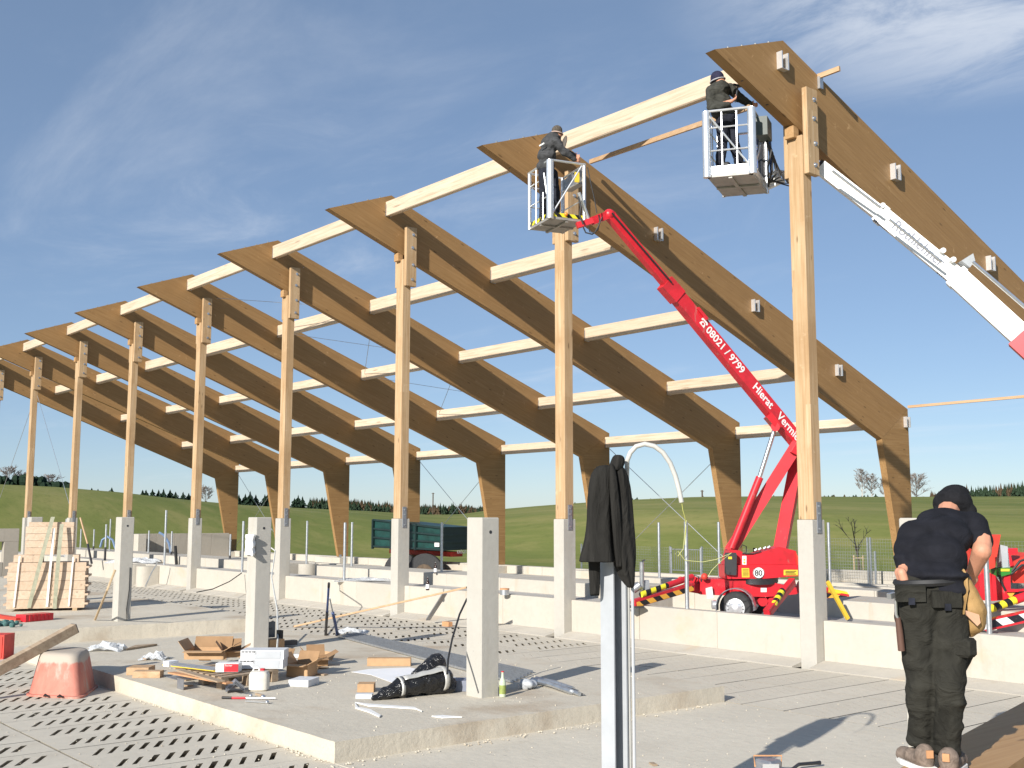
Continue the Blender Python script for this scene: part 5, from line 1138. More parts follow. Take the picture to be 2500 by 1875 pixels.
loft([(1452,1170,.05,.05,.06,0),(1448,1260,.08,.055,.055,.5),(1450,1360,.08,.045,.045,1.1),(1451,1410,.07,.042,.042,1.6),(1451,1456,.06,.036,.036,2.1)],3,.16,'sleeve',M['blackcoat'],ct,40)
loft([(1494,1130,-.06,.02,.02,0),(1497,1170,-.09,.03,.025,.6),(1503,1250,-.10,.035,.03,1.4),(1508,1330,-.08,.03,.03,2.2),(1512,1390,-.06,.02,.02,3)],3,.25,'lapel',M['blackcoat'],ct,32)
# ------------------------------------------------------------------ glulam stack under the worker
S0 = Vector((7.50,-9.98,0)); sd_ = Vector((-.70,3.05,0)).normalized(); sx_ = Vector((sd_.y,-sd_.x,0))
st = thing('beam_stack','stack of brown glulam beams under the bent workers feet','beam stack',S0+sd_*1.5)
for z0,z1,a_,b_,l0,l1 in ((.0,.34,.0,.62,.05,5.5),(.342,.69,-.02,.61,.02,5.2),(.692,1.04,.0,.46,-.02,4.6),(.0,.34,.65,1.1,.2,5.2),(.342,.69,.66,1.12,.35,5)):
    c_ = S0+sd_*((l0+l1)/2)+sx_*((a_+b_)/2)+UP*((z0+z1)/2)
    MB().obox(c_,sd_*(l1-l0)/2,sx_*(b_-a_)/2,UP*(z1-z0)/2).build('beam', M['glulam_stack'], st)
# ------------------------------------------------------------------ bottom centre: lamp housing and pipe end
o = thing('work_light','small square work light lying on the floor','work light',at(1875,1878,Z=.02))
c = at(1875,1872,Z=.08); MB().cbox((c.x-.10,c.y-.09,c.z-.08),(c.x+.10,c.y+.09,c.z+.07),.02).build('housing', M['plate'], o)
MB().obox(c+RT*.0-AW*.115,RT*.075,AW*.008,UP*.05).build('front_glass', M['alu'], o); MB().tube([c-RT*.12,c-RT*.13+UP*.1,c+RT*.13+UP*.1,c+RT*.12],.008,6).build('bracket', M['brick'], o)
a = at(1925,1885,Z=.04); b = at(1950,1866,Z=.05); e = at(2002,1862,Z=.04)
tag(MB().tube([a,b.lerp(a,.1),b,e.lerp(b,.2),e],[.016,.016,.016,.017,.02],10).build('pipe_wrench_bar', M['darkmetal'], smooth=True),'bent dark steel bar lying on the floor by the work light','bar')
tag(MB().bar(at(1590,1862,Z=.01),at(1600,1868,Z=.01),.05,.012).build('wood_chip', M['oldwood']),'small wood chip on the floor before the slab','chip')
# ------------------------------------------------------------------ tub, timber, crates on the left
A_ = at(64,1699,Z=0); B_ = at(196,1706,Z=0); C_ = at(238,1676,Z=0); e1 = B_-A_; e2 = C_-B_; e2 = e2*1.0
tb = thing('mortar_tub','upturned scuffed red mortar tub on the slatted floor','tub',(A_+B_+e2)/2)
def tubq(a,b,z): return A_+e1*a+e2*b+UP*z
def rring(ins, z, rad=.16, n=5):
    pts = []; L1 = e1.length; L2 = e2.length
    for cx,cy,a0 in ((1-ins-rad,1-ins-rad,0),(ins+rad,1-ins-rad,90),(ins+rad,ins+rad,180),(1-ins-rad,ins+rad,270)):
        for i in range(n+1): t = math.radians(a0+90*i/n); pts.append(tubq(cx+rad*math.cos(t),cy+rad*math.sin(t),z))
    return pts
Ht = .56; secs = [(-.035,0,.15),(-.035,.025,.15),(.0,.03,.16),(.05,Ht*.45,.18),(.10,Ht*.86,.2),(.115,Ht*.93,.2),(.15,Ht*.985,.2),(.22,Ht,.2),(.34,Ht*1.0,.1)]
vs_ = []; n = 0
for ins,z,rad in secs: r_ = rring(ins,z,rad); n = len(r_); vs_ += r_
fs_ = [(i*n+j,i*n+(j+1)%n,(i+1)*n+(j+1)%n,(i+1)*n+j) for i in range(len(secs)-1) for j in range(n)]+[tuple((len(secs)-1)*n+j for j in range(n))]
def tubmat():
    m,t,b = newmat('tub_red_worn'); v = coords(t); n1 = noise(t,v,2.2,8,.7,.5); n2 = noise(t,coords(t,(1,1,.35)),6,7,.7)
    c = ramp(t,n1,[(.35,(.46,.14,.10)),(.6,(.52,.21,.155))]); c = mixc(t,maprange(t,n2,.5,.68,0,.85),c,(.42,.36,.30))
    sz = N(t,'ShaderNodeSeparateXYZ'); t.links.new(coords(t,rnd=False),sz.inputs[0])
    aa = N(t,'ShaderNodeMath',operation='ADD'); t.links.new(maprange(t,n2,.2,.8,-.05,.05,False),aa.inputs[0]); t.links.new(sz.outputs[2],aa.inputs[1])
    c = mixc(t,maprange(t,aa.outputs[0],.42,.46),c,(.44,.38,.31)); t.links.new(c,b.inputs['Base Color']); b.inputs['Roughness'].default_value=.8; bump(t,b,n1,.3,.02); return m
mb = MB(); mb.add(vs_,fs_); mb.build('shell', tubmat(), tb, True)
MB().tube([tubq(.35,-.05,.02),tubq(.38,-.09,.05),tubq(.44,-.05,.015)],.012,6).build('handle_wire', M['darkmetal'], tb); MB().tube([tubq(.60,-.05,.02),tubq(.65,-.09,.05),tubq(.7,-.05,.015)],.012,6).build('handle_wire', M['darkmetal'], tb)
o = thing('squared_timber','weathered squared timber leaning on the upturned red tub','timber',at(100,1600,D=15.5))
E1 = tubq(.62,.55,Ht+.085); dirn = (at(190,1530,D=15.9)-at(-60,1668,D=14.6)); s0 = at(-70,1672,D=14.4); s1 = at(182,1534,D=15.6)
MB().bar(s0,s1,.13,.13).build('shaft', M['oldwood'], o); MB().bar(s1,s1+(s1-s0).normalized()*.012,.128,.128).build('end_grain', M['darkmetal'], o)
o = thing('red_crate','red plastic crate at the left edge beside the timber','crate',at(5,1600,Z=0))
c = at(-8,1606,Z=.0); 
mb = MB(); mb.obox(c+UP*.2,RT*.2,AW*.2,UP*.2); mb.build('shell', M['red_worn'], o)
for i in range(5): MB().obox(c+UP*.2-AW*.205+RT*(-.16+.08*i),RT*.012,AW*.006,UP*.17).build('rib', M['red_worn'], o)
# red spirit lamp / box on far slab
o = thing('red_toolbox','long ribbed red plastic case lying open on the far slab','case',at(80,1515,Z=.27))
a = at(50,1518,Z=.27); b = at(118,1512,Z=.27); d = (b-a).normalized(); s_ = d.cross(UP)
MB().obox((a+b)/2+UP*.07,d*(b-a).length/2,s_*.16,UP*.07).build('case', M['red'], o)
for i in range(6): MB().obox(a.lerp(b,.15+.14*i)+UP*.075+s_*(-.165 if s_.dot(AW)>0 else .165),d*.012,s_*.008,UP*.06).build('rib', M['red'], o)
a2 = at(-40,1508,Z=.27); MB().bar(a2+UP*.08,a+UP*.05-d*.02,.16,.06).build('lid', M['red_worn'], o)
MB().bar(a2+UP*.02-AW*.12,a+UP*.02-AW*.12,.12,.03).build('inlay', M['oldwood'], o)
nb = MB()
for i in range(26): p = at(random.uniform(-10,52),random.uniform(1521,1531),Z=.27); nb.ball(p+UP*.03,random.uniform(.03,.07),n=6,m=4)
skin_build(nb,'cargo_net',M['net'],None,.02,2,.03); tag([o for o in bpy.data.objects if o.name.startswith('cargo_net')][0],'crumpled dark teal net beside the red case','net')
# ------------------------------------------------------------------ strapped boards
bs = thing('board_stack','strapped stack of pale milled boards on the far slab','board stack',at(105,1492,Z=.265))
f0 = at(14,1494,Z=.265); f1 = at(205,1490,Z=.265); du = (f1-f0); LU = du.length; du.normalize(); dw = Vector((-du.y,du.x,0))
if dw.dot(AW) < 0: dw = -dw
MB().bar(f0+du*.2+dw*.3+UP*.03,f0+du*.2+dw*.9+UP*.03,.1,.06).build('bearer', M['handle'], bs); MB().bar(f1-du*.2+dw*-.02+UP*.03,f1-du*.2+dw*.9+UP*.03,.1,.06).build('bearer', M['handle'], bs)
hl = .206
for i in range(5):
    for j in range(5):
        off = random.uniform(-.012,.012); a = f0+dw*(.17*j+.0)+UP*(.06+i*hl)+du*off
        mb = MB(); mb.obox(a+du*(LU/2)+dw*.083+UP*(hl/2-.002),du*LU/2,dw*.082,UP*(hl/2-.003))
        if j == 0 or True:
            mb.obox(a+du*(LU+.035)+dw*.083+UP*(hl*.45),du*.035,dw*.082,UP*.022); mb.obox(a-du*.035+dw*.083+UP*(hl*.45),du*.035,dw*.082,UP*.022)
        mb.build('board', M['board'], bs)
zt_ = .06+5*hl
for t,w_ in ((.06,.42),(.30,.20),(.82,.13)):
    MB().obox(f0+du*(LU*t+w_/2)+dw*.25+UP*(zt_+.085),du*w_/2,dw*.22,UP*.08).build('offcut', M['board'], bs)
for i in range(5):
    MB().obox(f0+du*(LU*.545)+dw*-.004+UP*(.06+i*hl+.075+.02),du*.045,dw*.006,UP*.022).build('slot', M['oldwood'], bs)
us = thing('upper_board_stack','smaller strapped stack of pale boards on top of the wide stack','board stack',f0+UP*(zt_+.27))
zu = zt_+.168; wu = 1.02
for i in range(4):
    for j in range(3):
        a = f0+du*(LU*.19)+dw*(.1+.2*j)+UP*(.06+zu-.06+i*.16)
        MB().obox(a+du*(wu/2)+dw*.1+UP*.08,du*wu/2,dw*.098,UP*.077).build('board', M['board'], us)
MB().obox(f0+du*(LU*.21+wu/2)+dw*.35+UP*(zu+.64+.05),du*(wu/2-.03),dw*.25,UP*.05).build('board', M['board'], us)
def strap(tx, bow, top, bot, name, mat, wd, par):
    pts = []
    for i in range(13):
        t = i/12; p = f0+du*(LU*tx[0]*(1-t)+LU*tx[1]*t)+UP*(top*(1-t)+bot*t)-dw*(.03+bow*math.sin(math.pi*t)); pts.append(p)
    vs_ = []
    for p in pts: vs_ += [p-du*wd/2,p+du*wd/2,p+du*wd/2+dw*.006,p-du*wd/2+dw*.006]
    mb = MB(); mb.add(vs_,[(i*4+j,(i+1)*4+j,(i+1)*4+(j+1)%4,i*4+(j+1)%4) for i in range(12) for j in range(4)]+[(0,1,2,3),(48,51,50,49)]); return mb.build(name, mat, par)
sm = simple('strap_green',(.36,.36,.26),.8,0,.2,12)
strap((.54,.29),.10,zu+.86,.08,'lashing_strap',sm,.085,bs); strap((.66,.62),.10,zu+.70,.05,'lashing_strap',sm,.085,bs)
strap((.56,.52),.01,zu+.6,.1,'white_strap',M['whiteplastic'],.05,bs); strap((.14,.10),.01,zt_+.15,.1,'white_strap',M['whiteplastic'],.035,bs); strap((.83,.80),.01,zt_+.12,.1,'white_strap',M['whiteplastic'],.035,bs)
# sticks
tag(MB().tube([at(232,1514,Z=.265)+UP*.01,at(262,1440,D=21.2),at(281,1392,D=21.5)],[.024,.022,.022],8).build('spade_shaft', M['handle'], smooth=True),'weathered tool shaft leaning on the pier with the black cable','shaft')
tag(MB().tube([at(196,1264,D=43),at(214,1328,D=42.6)],.035,6).build('broom_stick', M['lath'], smooth=True),'long broom stick leaning against a far post','broom')
tag(MB().tube([at(214,1328,D=42.6),at(224,1376,D=42.3)],.045,6).build('broom_sleeve', M['darkmetal'], smooth=True),'dark lower end of the leaning broom stick','broom')
tag(MB().tube([(-11.99,-6.62,1.35),(-11.985,-6.62,.9),(-11.985,-6.66,.5),(-11.98,-6.64,.28)],.009,6).build('black_cable', M['black'], smooth=True),'thin black cable taped down a concrete pier','cable')
tag(MB().tube([at(428,1333,D=40),at(431,1378,D=40)],.06,6).build('black_peg', M['black']),'short black peg on a rounded concrete stub','peg')
for pts,lb in (((((245,1336),(250,1318),(262,1310),(275,1318),(284,1345)),'blue grey pipe bent in an arc between two poles')),(((388,1300),(400,1306),(412,1325),(418,1352)),'blue pipe curling down behind the tall pole')):
    tag(MB().tube([at(*p,D=46) for p in pts],.05,6).build('bent_pipe', simple('pipe_blue',(.16,.24,.38),.5), smooth=True),lb,'pipe','bent blue pipes')
def film(px,py,Z,ru,rw,h,name,label,mat,seed,n=9):
    rn = random.Random(seed); c = at(px,py,Z=Z); vs_ = []; m_ = n
    for i in range(n):
        for j in range(m_):
            a = (i/(n-1)-.5)*2; b = (j/(m_-1)-.5)*2; e = max(0,1-(a*a+b*b)*.6)
            vs_.append(c+RT*ru*a*(1+rn.uniform(-.15,.15))+AW*rw*b*(1+rn.uniform(-.15,.15))+UP*(h*e*rn.uniform(.2,1)+.004))
    fs_ = [(i*m_+j,(i+1)*m_+j,(i+1)*m_+j+1,i*m_+j+1) for i in range(n-1) for j in range(m_-1)]
    o = MB(); o.add(vs_,fs_); o = o.build(name, mat, None, False); sd = o.modifiers.new('t','SOLIDIFY'); sd.thickness = .004
    return tag(o,label,'film')
film(262,1588,.2,.30,.22,.17,'plastic_film','crumpled clear plastic film near the slab end by the tub',M['clearfoil'],3)
film(378,1610,.2,.20,.15,.15,'plastic_film','clear plastic bag beside the cardboard pile',M['clearfoil'],5)
film(858,1546,.2,.30,.2,.13,'plastic_film','clear plastic film on the ends of the steel channels',M['clearfoil'],7)
film(330,1374,.7,.9,.6,.28,'plastic_sheet','grey plastic sheet lying along the low wall by the rounded stubs',M['clearfoil'],9,12)
film(903,1418,.69,.9,.5,.10,'plastic_sheet','clear plastic sheet on the wall top left of a timber post',M['clearfoil'],11,12)
# thin dark wedge flat on the slab
tag(MB().prism([at(*p,Z=.205) for p in ((308,1588),(384,1576),(372,1576),(330,1579))],UP*.03).build('dark_wedge', M['oldwood']),'thin dark wedge lying flat near the clear film','board')
# ------------------------------------------------------------------ pallet pile on the near slab
SZ = .203
def G(px,py,z=SZ): return at(px,py,Z=z)
def gbox(px0,px1,pyb,h,dep,name,label,mat,cat='box',group=None,z=SZ,rot=0,parent=None):
    a = G(px0,pyb,z); b = G(px1,pyb,z); d = (b-a); L_ = d.length; d.normalize()
    if rot: d = Matrix.Rotation(rot,3,'Z') @ d
    n_ = Vector((-d.y,d.x,0)); n_ = n_ if n_.dot(AW) > 0 else -n_
    mb = MB(); mb.obox(a+d*L_/2+n_*dep/2+UP*(h/2),d*L_/2,n_*dep/2,UP*h/2); o = mb.build(name, mat, parent)
    if parent is None: tag(o,label,cat,group)
    return o,(a,d,L_,n_)
pa = thing('pallet','worn wooden pallet under the pile of cartons','pallet',G(500,1660))
PN,PL,PR = G(540,1684), G(438,1659), G(672,1664); d = (PL-PN).normalized(); n_ = (PR-PN).normalized(); LP_ = 1.15; WP_ = .95
for i in range(3):
    for j in range(3): MB().obox(PN+d*(.07+(LP_-.14)*i/2)+n_*(.06+(WP_-.12)*j/2)+UP*.055,d*.07,n_*.055,UP*.052).build('block', M['oldwood'], pa)
for j in range(3): MB().obox(PN+d*LP_/2+n_*(.06+(WP_-.12)*j/2)+UP*.119,d*LP_/2,n_*.05,UP*.011).build('stringer', M['oldwood'], pa)
for i in range(7): MB().obox(PN+d*(.055+(LP_-.11)*i/6)+n_*WP_/2+UP*.142,d*.05,n_*WP_/2,UP*.011).build('deck_board', M['oldwood'], pa)
ZP = SZ+.165
gbox(308,362,1648,.10,.3,'timber_block','short rough timber block at the left of the pallet',M['lath'],'timber')
gbox(323,390,1655,.085,.18,'timber_block','second rough timber piece before the pallet, lying lower',M['lath'],'timber')
# open carton
def carton(px0,px1,pyb,h,dep,label,z=SZ,flaps=.8,rot=0,mat='cardboard'):
    a = G(px0,pyb,z); b = G(px1,pyb,z); d = (b-a); L_ = d.length; d.normalize()
    if rot: d = Matrix.Rotation(rot,3,'Z') @ d
    n_ = Vector((-d.y,d.x,0)); n_ = n_ if n_.dot(AW) > 0 else -n_
    o = thing('carton',label,'carton',a+d*L_/2+n_*dep/2,0,'cardboard cartons'); t = .006
    def wl(c,ax,ay,az,nm,mm=mat): MB().obox(c,ax,ay,az).build(nm,M[mm],o)
    c0_ = a+d*L_/2+n_*dep/2
    wl(c0_+UP*t,d*L_/2,n_*dep/2,UP*t,'bottom'); wl(a+d*L_/2+UP*h/2,d*L_/2,n_*t,UP*h/2,'side'); wl(a+d*L_/2+n_*dep+UP*h/2,d*L_/2,n_*t,UP*h/2,'side')
    wl(a+n_*dep/2+UP*h/2,d*t,n_*dep/2,UP*h/2,'side'); wl(a+d*L_+n_*dep/2+UP*h/2,d*t,n_*dep/2,UP*h/2,'side')
    if flaps:
        f2 = flaps*min(dep,.3)*.5
        u1 = (n_*.5+UP*.86).normalized(); wl(a+d*L_/2+n_*dep+UP*h+u1*f2,d*L_/2,u1.cross(d)*t*.5,u1*f2,'flap','cardboard_d')
        u2 = (d*.86+UP*.45).normalized(); wl(a+d*L_+n_*dep/2+UP*h+u2*f2,n_*dep/2,u2.cross(n_)*t*.5,u2*f2,'flap')
        u3 = (-d*.6+UP*.8).normalized(); wl(a+n_*dep/2+UP*h+u3*f2,n_*dep/2,u3.cross(n_)*t*.5,u3*f2,'flap')
        u4 = (-n_*.95+UP*-.1).normalized(); wl(a+d*L_/2+UP*h+u4*f2*.7-n_*.005,d*L_/2,u4.cross(d)*t*.5,u4*f2*.7,'flap')
    return o
carton(450,545,1610,.12,.5,'open brown carton with raised flaps at the back of the pile',ZP,.55)
carton(540,586,1606,.10,.3,'half closed brown carton at the right of the open one',ZP,.5,.2)
carton(700,755,1652,.17,.3,'torn open carton right of the white canister',SZ,.55,-.3)
carton(755,800,1628,.12,.3,'flattened dark carton with upright flap behind the torn carton',SZ,.6,.3,'cardboard_d')
# stacked grey printed boxes
for i,(pa_,pb_,py,z,lb) in enumerate(((582,690,1640,ZP,'lower grey printed box on the pallet beside the red carton'),(586,692,1614,ZP+.125,'upper grey printed box wrapped in film'))):
    o,(a,d,L_,n_) = gbox(pa_,pb_,1633,.12,.34,'printed_box',lb,M['boxgrey'],'box',None,ZP); dz_ = UP*(.122*i); o.location += dz_; a = a+dz_
    MB().obox(a+d*L_*.62-n_*.004+UP*.06,d*L_*.3,n_*.002,UP*.05).build('print_panel', M['steelgrey'], o); MB().obox(a+d*L_*.2-n_*.004+UP*.09,d*L_*.17,n_*.002,UP*.02).build('print_panel', M['paper'], o)
    for j in range(4): MB().obox(a+d*(L_*(.06+.08*j))-n_*.0065+UP*.10,d*.02,n_*.001,UP*.008).build('print_mark', M['print_black'], o)
o,(a,d,L_,n_) = gbox(526,582,1641,.11,.2,'fixings_box','small white and red carton of fixings on the pallet',M['white'],'box',None,ZP)
MB().obox(a+d*L_*.68-n_*.004+UP*.055,d*L_*.31,n_*.002,UP*.05).build('print_panel', M['red'], o); text('fischer',a+d*L_*.42-n_*.0075+UP*.075,d,UP,.035,M['white'],o,ext=.0005)
o,(a,d,L_,n_) = gbox(704,756,1676,.085,.35,'printed_box','flat grey printed box lying alone on the slab',M['boxgrey'],'box',None,SZ,-.25)
MB().obox(a+d*L_*.5-n_*.004+UP*.04,d*L_*.35,n_*.002,UP*.03).build('print_panel', M['steelgrey'], o)
# threaded rods bundle
rb = thing('rod_bundle','bundle of thin brass and steel rods lying on the pallet','rods',G(470,1640,ZP))
ra = G(402,1625,ZP); rbq = G(528,1640,ZP); dr = (rbq-ra)
for i in range(22):
    o_ = Vector((0,0,.012+.011*(i//6))); sd = dr.normalized().cross(UP)*(.018*(i%6)-.05)
    MB().cyl(ra+sd+o_+dr*random.uniform(-.03,.03),rbq+sd+o_+dr*random.uniform(-.03,.03),.0065,6).build('rod', M['label_y'] if (i<8) else M['plate'], rb)
MB().obox(ra+dr*.12+UP*.04,dr.normalized()*.06,dr.normalized().cross(UP)*.08,UP*.035).build('wrap', M['paper'], rb)
for i,(pp,qq) in enumerate((((418,1642),(560,1668)),((440,1636),(540,1664)))):
    tag(MB().bar(G(*pp,ZP+.005+.02*i),G(*qq,ZP+.005+.02*i),.10,.018).build('thin_board', M['brick' if i==0 else 'oldwood']),'%s thin loose board sliding off the pallet front' % ('reddish','greyish')[i],'board')
# canister
cn2 = thing('canister','off white plastic canister with red cap before the cartons','canister',G(628,1684))
c = G(628,1688)+AW*.1; mb = MB(); n = 20; vs_ = []; prof = [(.10,.0),(.118,.015),(.12,.16),(.118,.2),(.10,.235),(.06,.245)]
for r_,h in prof:
    for j in range(n):
        t = 6.283*j/n; cc_,ss_ = math.cos(t),math.sin(t); e = .55; vs_.append(c+RT*r_*1.05*math.copysign(abs(cc_)**e,cc_)+AW*r_*.8*math.copysign(abs(ss_)**e,ss_)+UP*h)
mb.add(vs_,[(i*n+j,i*n+(j+1)%n,(i+1)*n+(j+1)%n,(i+1)*n+j) for i in range(len(prof)-1) for j in range(n)]+[tuple((len(prof)-1)*n+j for j in range(n)),tuple(range(n))[::-1]])
mb.build('body', simple('canister_plastic',(.60,.57,.50),.55), cn2, True); MB().cyl(c+RT*.04+UP*.244,c+RT*.04+UP*.27,.03,12).build('cap', M['red'], cn2, True)
MB().tube([c-RT*.08+UP*.24,c-RT*.07+UP*.275,c-RT*.01+UP*.275,c+UP*.245],.012,8).build('handle', M['whiteplastic'], cn2, True)
# steel brackets
def angle(px0,py0,px1,py1,w_,hgt,label,seed):
    a = G(px0,py0); b = G(px1,py1); d = (b-a).normalized(); s_ = d.cross(UP); s_ = s_ if s_.dot(AW)>0 else -s_
    o = thing('steel_bracket',label,'bracket',(a+b)/2,0,'zinc steel brackets'); return o,a,b,d,s_
o,a,b,d,s_ = angle(392,1668,466,1690,.1,.1,'zinc corner bracket left before the pallet',1)
MB().obox((a+b)/2+UP*.065+d*.16-s_*.0,d*.10,s_*.003,UP*.065).build('upright_leg', M['plate'], o); MB().obox((a+b)/2+UP*.10-d*.12+s_*.1,d*.2,s_*.1,UP*.003).build('flat_leg', M['plate'], o)
o,a,b,d,s_ = angle(548,1692,600,1690,.1,.1,'stack of roof shaped zinc angle plates before the canister',2)
for i in range(3):
    u1 = (d*.7+UP*-.6).normalized(); u2 = (-d*.7-UP*.6).normalized(); top = (a+b)/2+UP*(.11+.015*i)+s_*(.02*i)
    MB().obox(top+u1*.075+s_*.08,u1*.075,s_*.11,u1.cross(s_)*.003).build('plate', M['plate'], o); MB().obox(top+u2*.075+s_*.08,u2*.075,s_*.11,u2.cross(s_)*.003).build('plate', M['plate'], o)
# clamps
o = thing('ratchet_tool','red handled torque wrench lying on the slab','wrench',G(590,1708))
MB().cyl(G(542,1706)+UP*.015,G(566,1707)+UP*.015,.016,8).build('grip', M['black'], o); MB().cyl(G(566,1707)+UP*.015,G(600,1707)+UP*.015,.014,8).build('sleeve', M['red'], o)
MB().cyl(G(600,1707)+UP*.015,G(672,1708)+UP*.015,.009,8).ball(G(642,1706)+UP*.02,.03).ball(G(612,1703)+UP*.02,.025).build('shaft', M['bolt'], o, True)
tag(MB().bar(G(600,1714)+UP*.012,G(655,1718)+UP*.012,.03,.014).ball(G(652,1718)+UP*.015,.026).build('pliers', M['bolt'], smooth=True),'small steel pliers beside the torque wrench','pliers')
# dark case by pier B
o = thing('tool_case','dark grey open tool case leaning by the scrap pier','case',G(668,1600))
a = G(630,1584)+UP*.0; b = G(676,1580); d = (b-a).normalized(); s_ = d.cross(UP); s_ = s_ if s_.dot(AW)>0 else -s_
MB().obox((a+b)/2+UP*.30,d*.125,s_*.02,UP*.13).build('lid', simple('case_grey',(.10,.11,.115),.5), o); MB().obox((a+b)/2+d*.05+UP*.08-s_*.1,d*.14,s_*.12,UP*.075).build('base', M['cardboard'], o)
MB().obox(b+d*.05+UP*.1,d*.03,s_*.06,UP*.18).build('side', M['black'], o); MB().obox(b+d*.22+UP*.06-s_*.02,d*.13,s_*.06,UP*.04).build('tray', M['darkmetal'], o)
text('weil',(a+b)/2-d*.03+UP*.30-s_*.0215,d,UP,.06,M['print_black'],o,ext=.0005)
tag(MB().bar(G(702,1606)+UP*.03,G(756,1606)+UP*.03,.08,.05).build('foam_strip', M['boxgrey']),'grey perforated strip lying behind the torn carton','strip')
# blue tool
o = thing('blue_pipe_tool','blue two legged tool standing on the slab edge','tool',G(810,1552))
q0 = G(795,1551); q1 = at(803,1424,D=18.9); MB().tube([q0,q0.lerp(q1,.48)],.026,10).build('leg', M['darkmetal'], o, True); MB().tube([q0.lerp(q1,.48),q0.lerp(q1,.94)],.02,10).build('leg', M['blue'], o, True); MB().tube([q0.lerp(q1,.93),q1],.022,8).build('grip', M['black'], o, True)
q2 = G(824,1549); q3 = at(805,1460,D=18.9); MB().tube([q2,q2.lerp(q3,.62)],.028,10).build('leg', M['blue'], o, True); MB().tube([q2.lerp(q3,.6),q3],.013,8).build('leg', M['galv'], o, True); MB().ball(q2,.045).build('foot', M['darkmetal'], o, True)
# lath and strap steel against wall
tag(MB().bar(at(720,1529,Z=.02),at(1140,1434,D=22.5),.09,.035).build('long_lath', M['lath']),'long lath leaning from the slatted floor onto the low wall','lath')
tag(MB().bar(at(1045,1513,Z=.08),at(1086,1449,D=24.0),.10,.03).build('steel_strip', M['plate']),'flat grey steel strip leaning against the low wall','strip')
tag(MB().cbox(*(lambda c: ((c.x-.12,c.y-.06,.0),(c.x+.12,c.y+.06,.10)))(at(1092,1529,Z=0)),.006).build('brick', M['brick']),'single orange brick on the floor by the low wall','brick')
# bottles
def bottle(base, h, r, glass, label, lab=None, cap=None):
    o = thing('bottle',label,'bottle',base)
    MB().lathe(base,[(r*.9,0),(r,.01),(r,h*.55),(r*.8,h*.66),(r*.38,h*.76),(r*.34,h*.93),(r*.4,h*.94),(r*.4,h*.965)],16).build('glass', glass, o, True)
    MB().lathe(base+UP*h*.962,[(r*.42,0),(r*.42,h*.04)],10).build('cap', cap or M['bolt'], o, True)
    if lab: MB().lathe(base+UP*h*.12,[(r*1.015,0),(r*1.015,h*.34)],16).build('paper_label', lab, o, True)
bottle(at(1044,1441,Z=.73),.30,.042,M['glass'],'brown beer bottle with pale label on the low wall',M['paper'])
bottle(at(1063,1400,Z=.98),.28,.04,M['glass'],'brown beer bottle on the stall kerb by the pole',M['paper'])
lm = simple('lime_label',(.26,.31,.08),.6,0,.25,25)
bottle(G(1227,1701),.305,.042,M['clearglass'],'clear lemonade bottle with green label and red cap on the slab',lm,M['red'])
o = thing('tin_can','round metal tin with rusty rim on the low wall','tin',at(1232,1453,Z=.72)); c = at(1232,1453,Z=.72)+AW*.1
MB().lathe(c,[(.10,0),(.10,.13),(.094,.13),(.094,.02)],18).build('can', M['galv'], o, True); MB().lathe(c+UP*.11,[(.103,0),(.103,.03)],18).build('rim', M['brick'], o)
# black bundle
bb = thing('black_bundle','bundle wrapped in shiny black foil and silver tape','bundle',G(1010,1705)); mb = MB()
a = G(912,1710); b = G(1095,1690); d = (b-a); mb.limb(a+d*.12+UP*.06,a+d*.35+UP*.11,.07,.12,12); mb.limb(a+d*.35+UP*.12,a+d*.9+UP*.17,.12,.15,12); mb.limb(a+d*.9+UP*.15,a+d*1.0+UP*.10,.15,.10,12); mb.limb(a+d*.0+UP*.03,a+d*.15+UP*.05,.03,.06,8)
mb.limb(a+d*.55+AW*.22+UP*.12,a+d*.80+AW*.24+UP*.33,.13,.14,12); mb.limb(a+d*.5+AW*.02+UP*.06,a+d*1.05-AW*.1+UP*.05,.06,.05,8)
skin_build(mb,'foil_wrap',M['blackfoil'],bb,.012,2,.05)
def band(name, t0, t1, a0, a1, nt_=10, na_=8):
    vs_ = []; dn = d.normalized(); sd_n = dn.cross(UP); sd_n = sd_n if sd_n.dot(AW) < 0 else -sd_n
    for i in range(nt_+1):
        t = t0+(t1-t0)*i/nt_; u_ = (t-.35)/.55; c = a+d*t+UP*(.12+.05*u_); r_ = .12+.03*u_+.012+.006*math.sin(i*1.7)
        for j in range(na_+1):
            q_ = a0+(a1-a0)*j/na_; vs_.append(c+(UP*math.cos(q_)+sd_n*math.sin(q_))*r_)
    n_q = na_+1; mb = MB(); mb.add(vs_,[(i*n_q+j,(i+1)*n_q+j,(i+1)*n_q+j+1,i*n_q+j+1) for i in range(nt_) for j in range(na_)]); o = mb.build(name, M['tape'], bb, True)
    sd = o.modifiers.new('t','SOLIDIFY'); sd.thickness = .004
band('tape_strip',.36,.92,.15,.75); band('tape_band',.86,.93,-.6,2.4,3,14); band('tape_band',.30,.35,-.4,2.2,3,14)
tag(MB().tube([at(1140,1462,D=14.3),at(1122,1500,D=14.1),at(1104,1560,D=13.6),at(1094,1610,D=13.2),at(1092,1645,D=13.0)],.013,8).build('hanging_cable', M['black'], smooth=True),'black cable rising from the bundle beside the pier','cable')
gbox(896,1002,1626,.11,.16,'carton_tube','long brown carton lying behind the black bundle',M['cardboard'],'carton')
gbox(872,912,1690,.10,.2,'small_carton','small open brown carton left of the black bundle',M['cardboard'],'carton')
gbox(868,908,1706,.05,.14,'foam_box','small white printed foam box before the small carton',M['boxgrey'],'box')
o = MB(); o.prism([G(*p,SZ+.004) for p in ((858,1641),(900,1634),(1000,1630),(1140,1660),(1138,1664),(1000,1655),(960,1668),(905,1648))],UP*.004); tag(o.build('paper_sheet', M['paper']),'white paper sheet under the black bundle','paper')
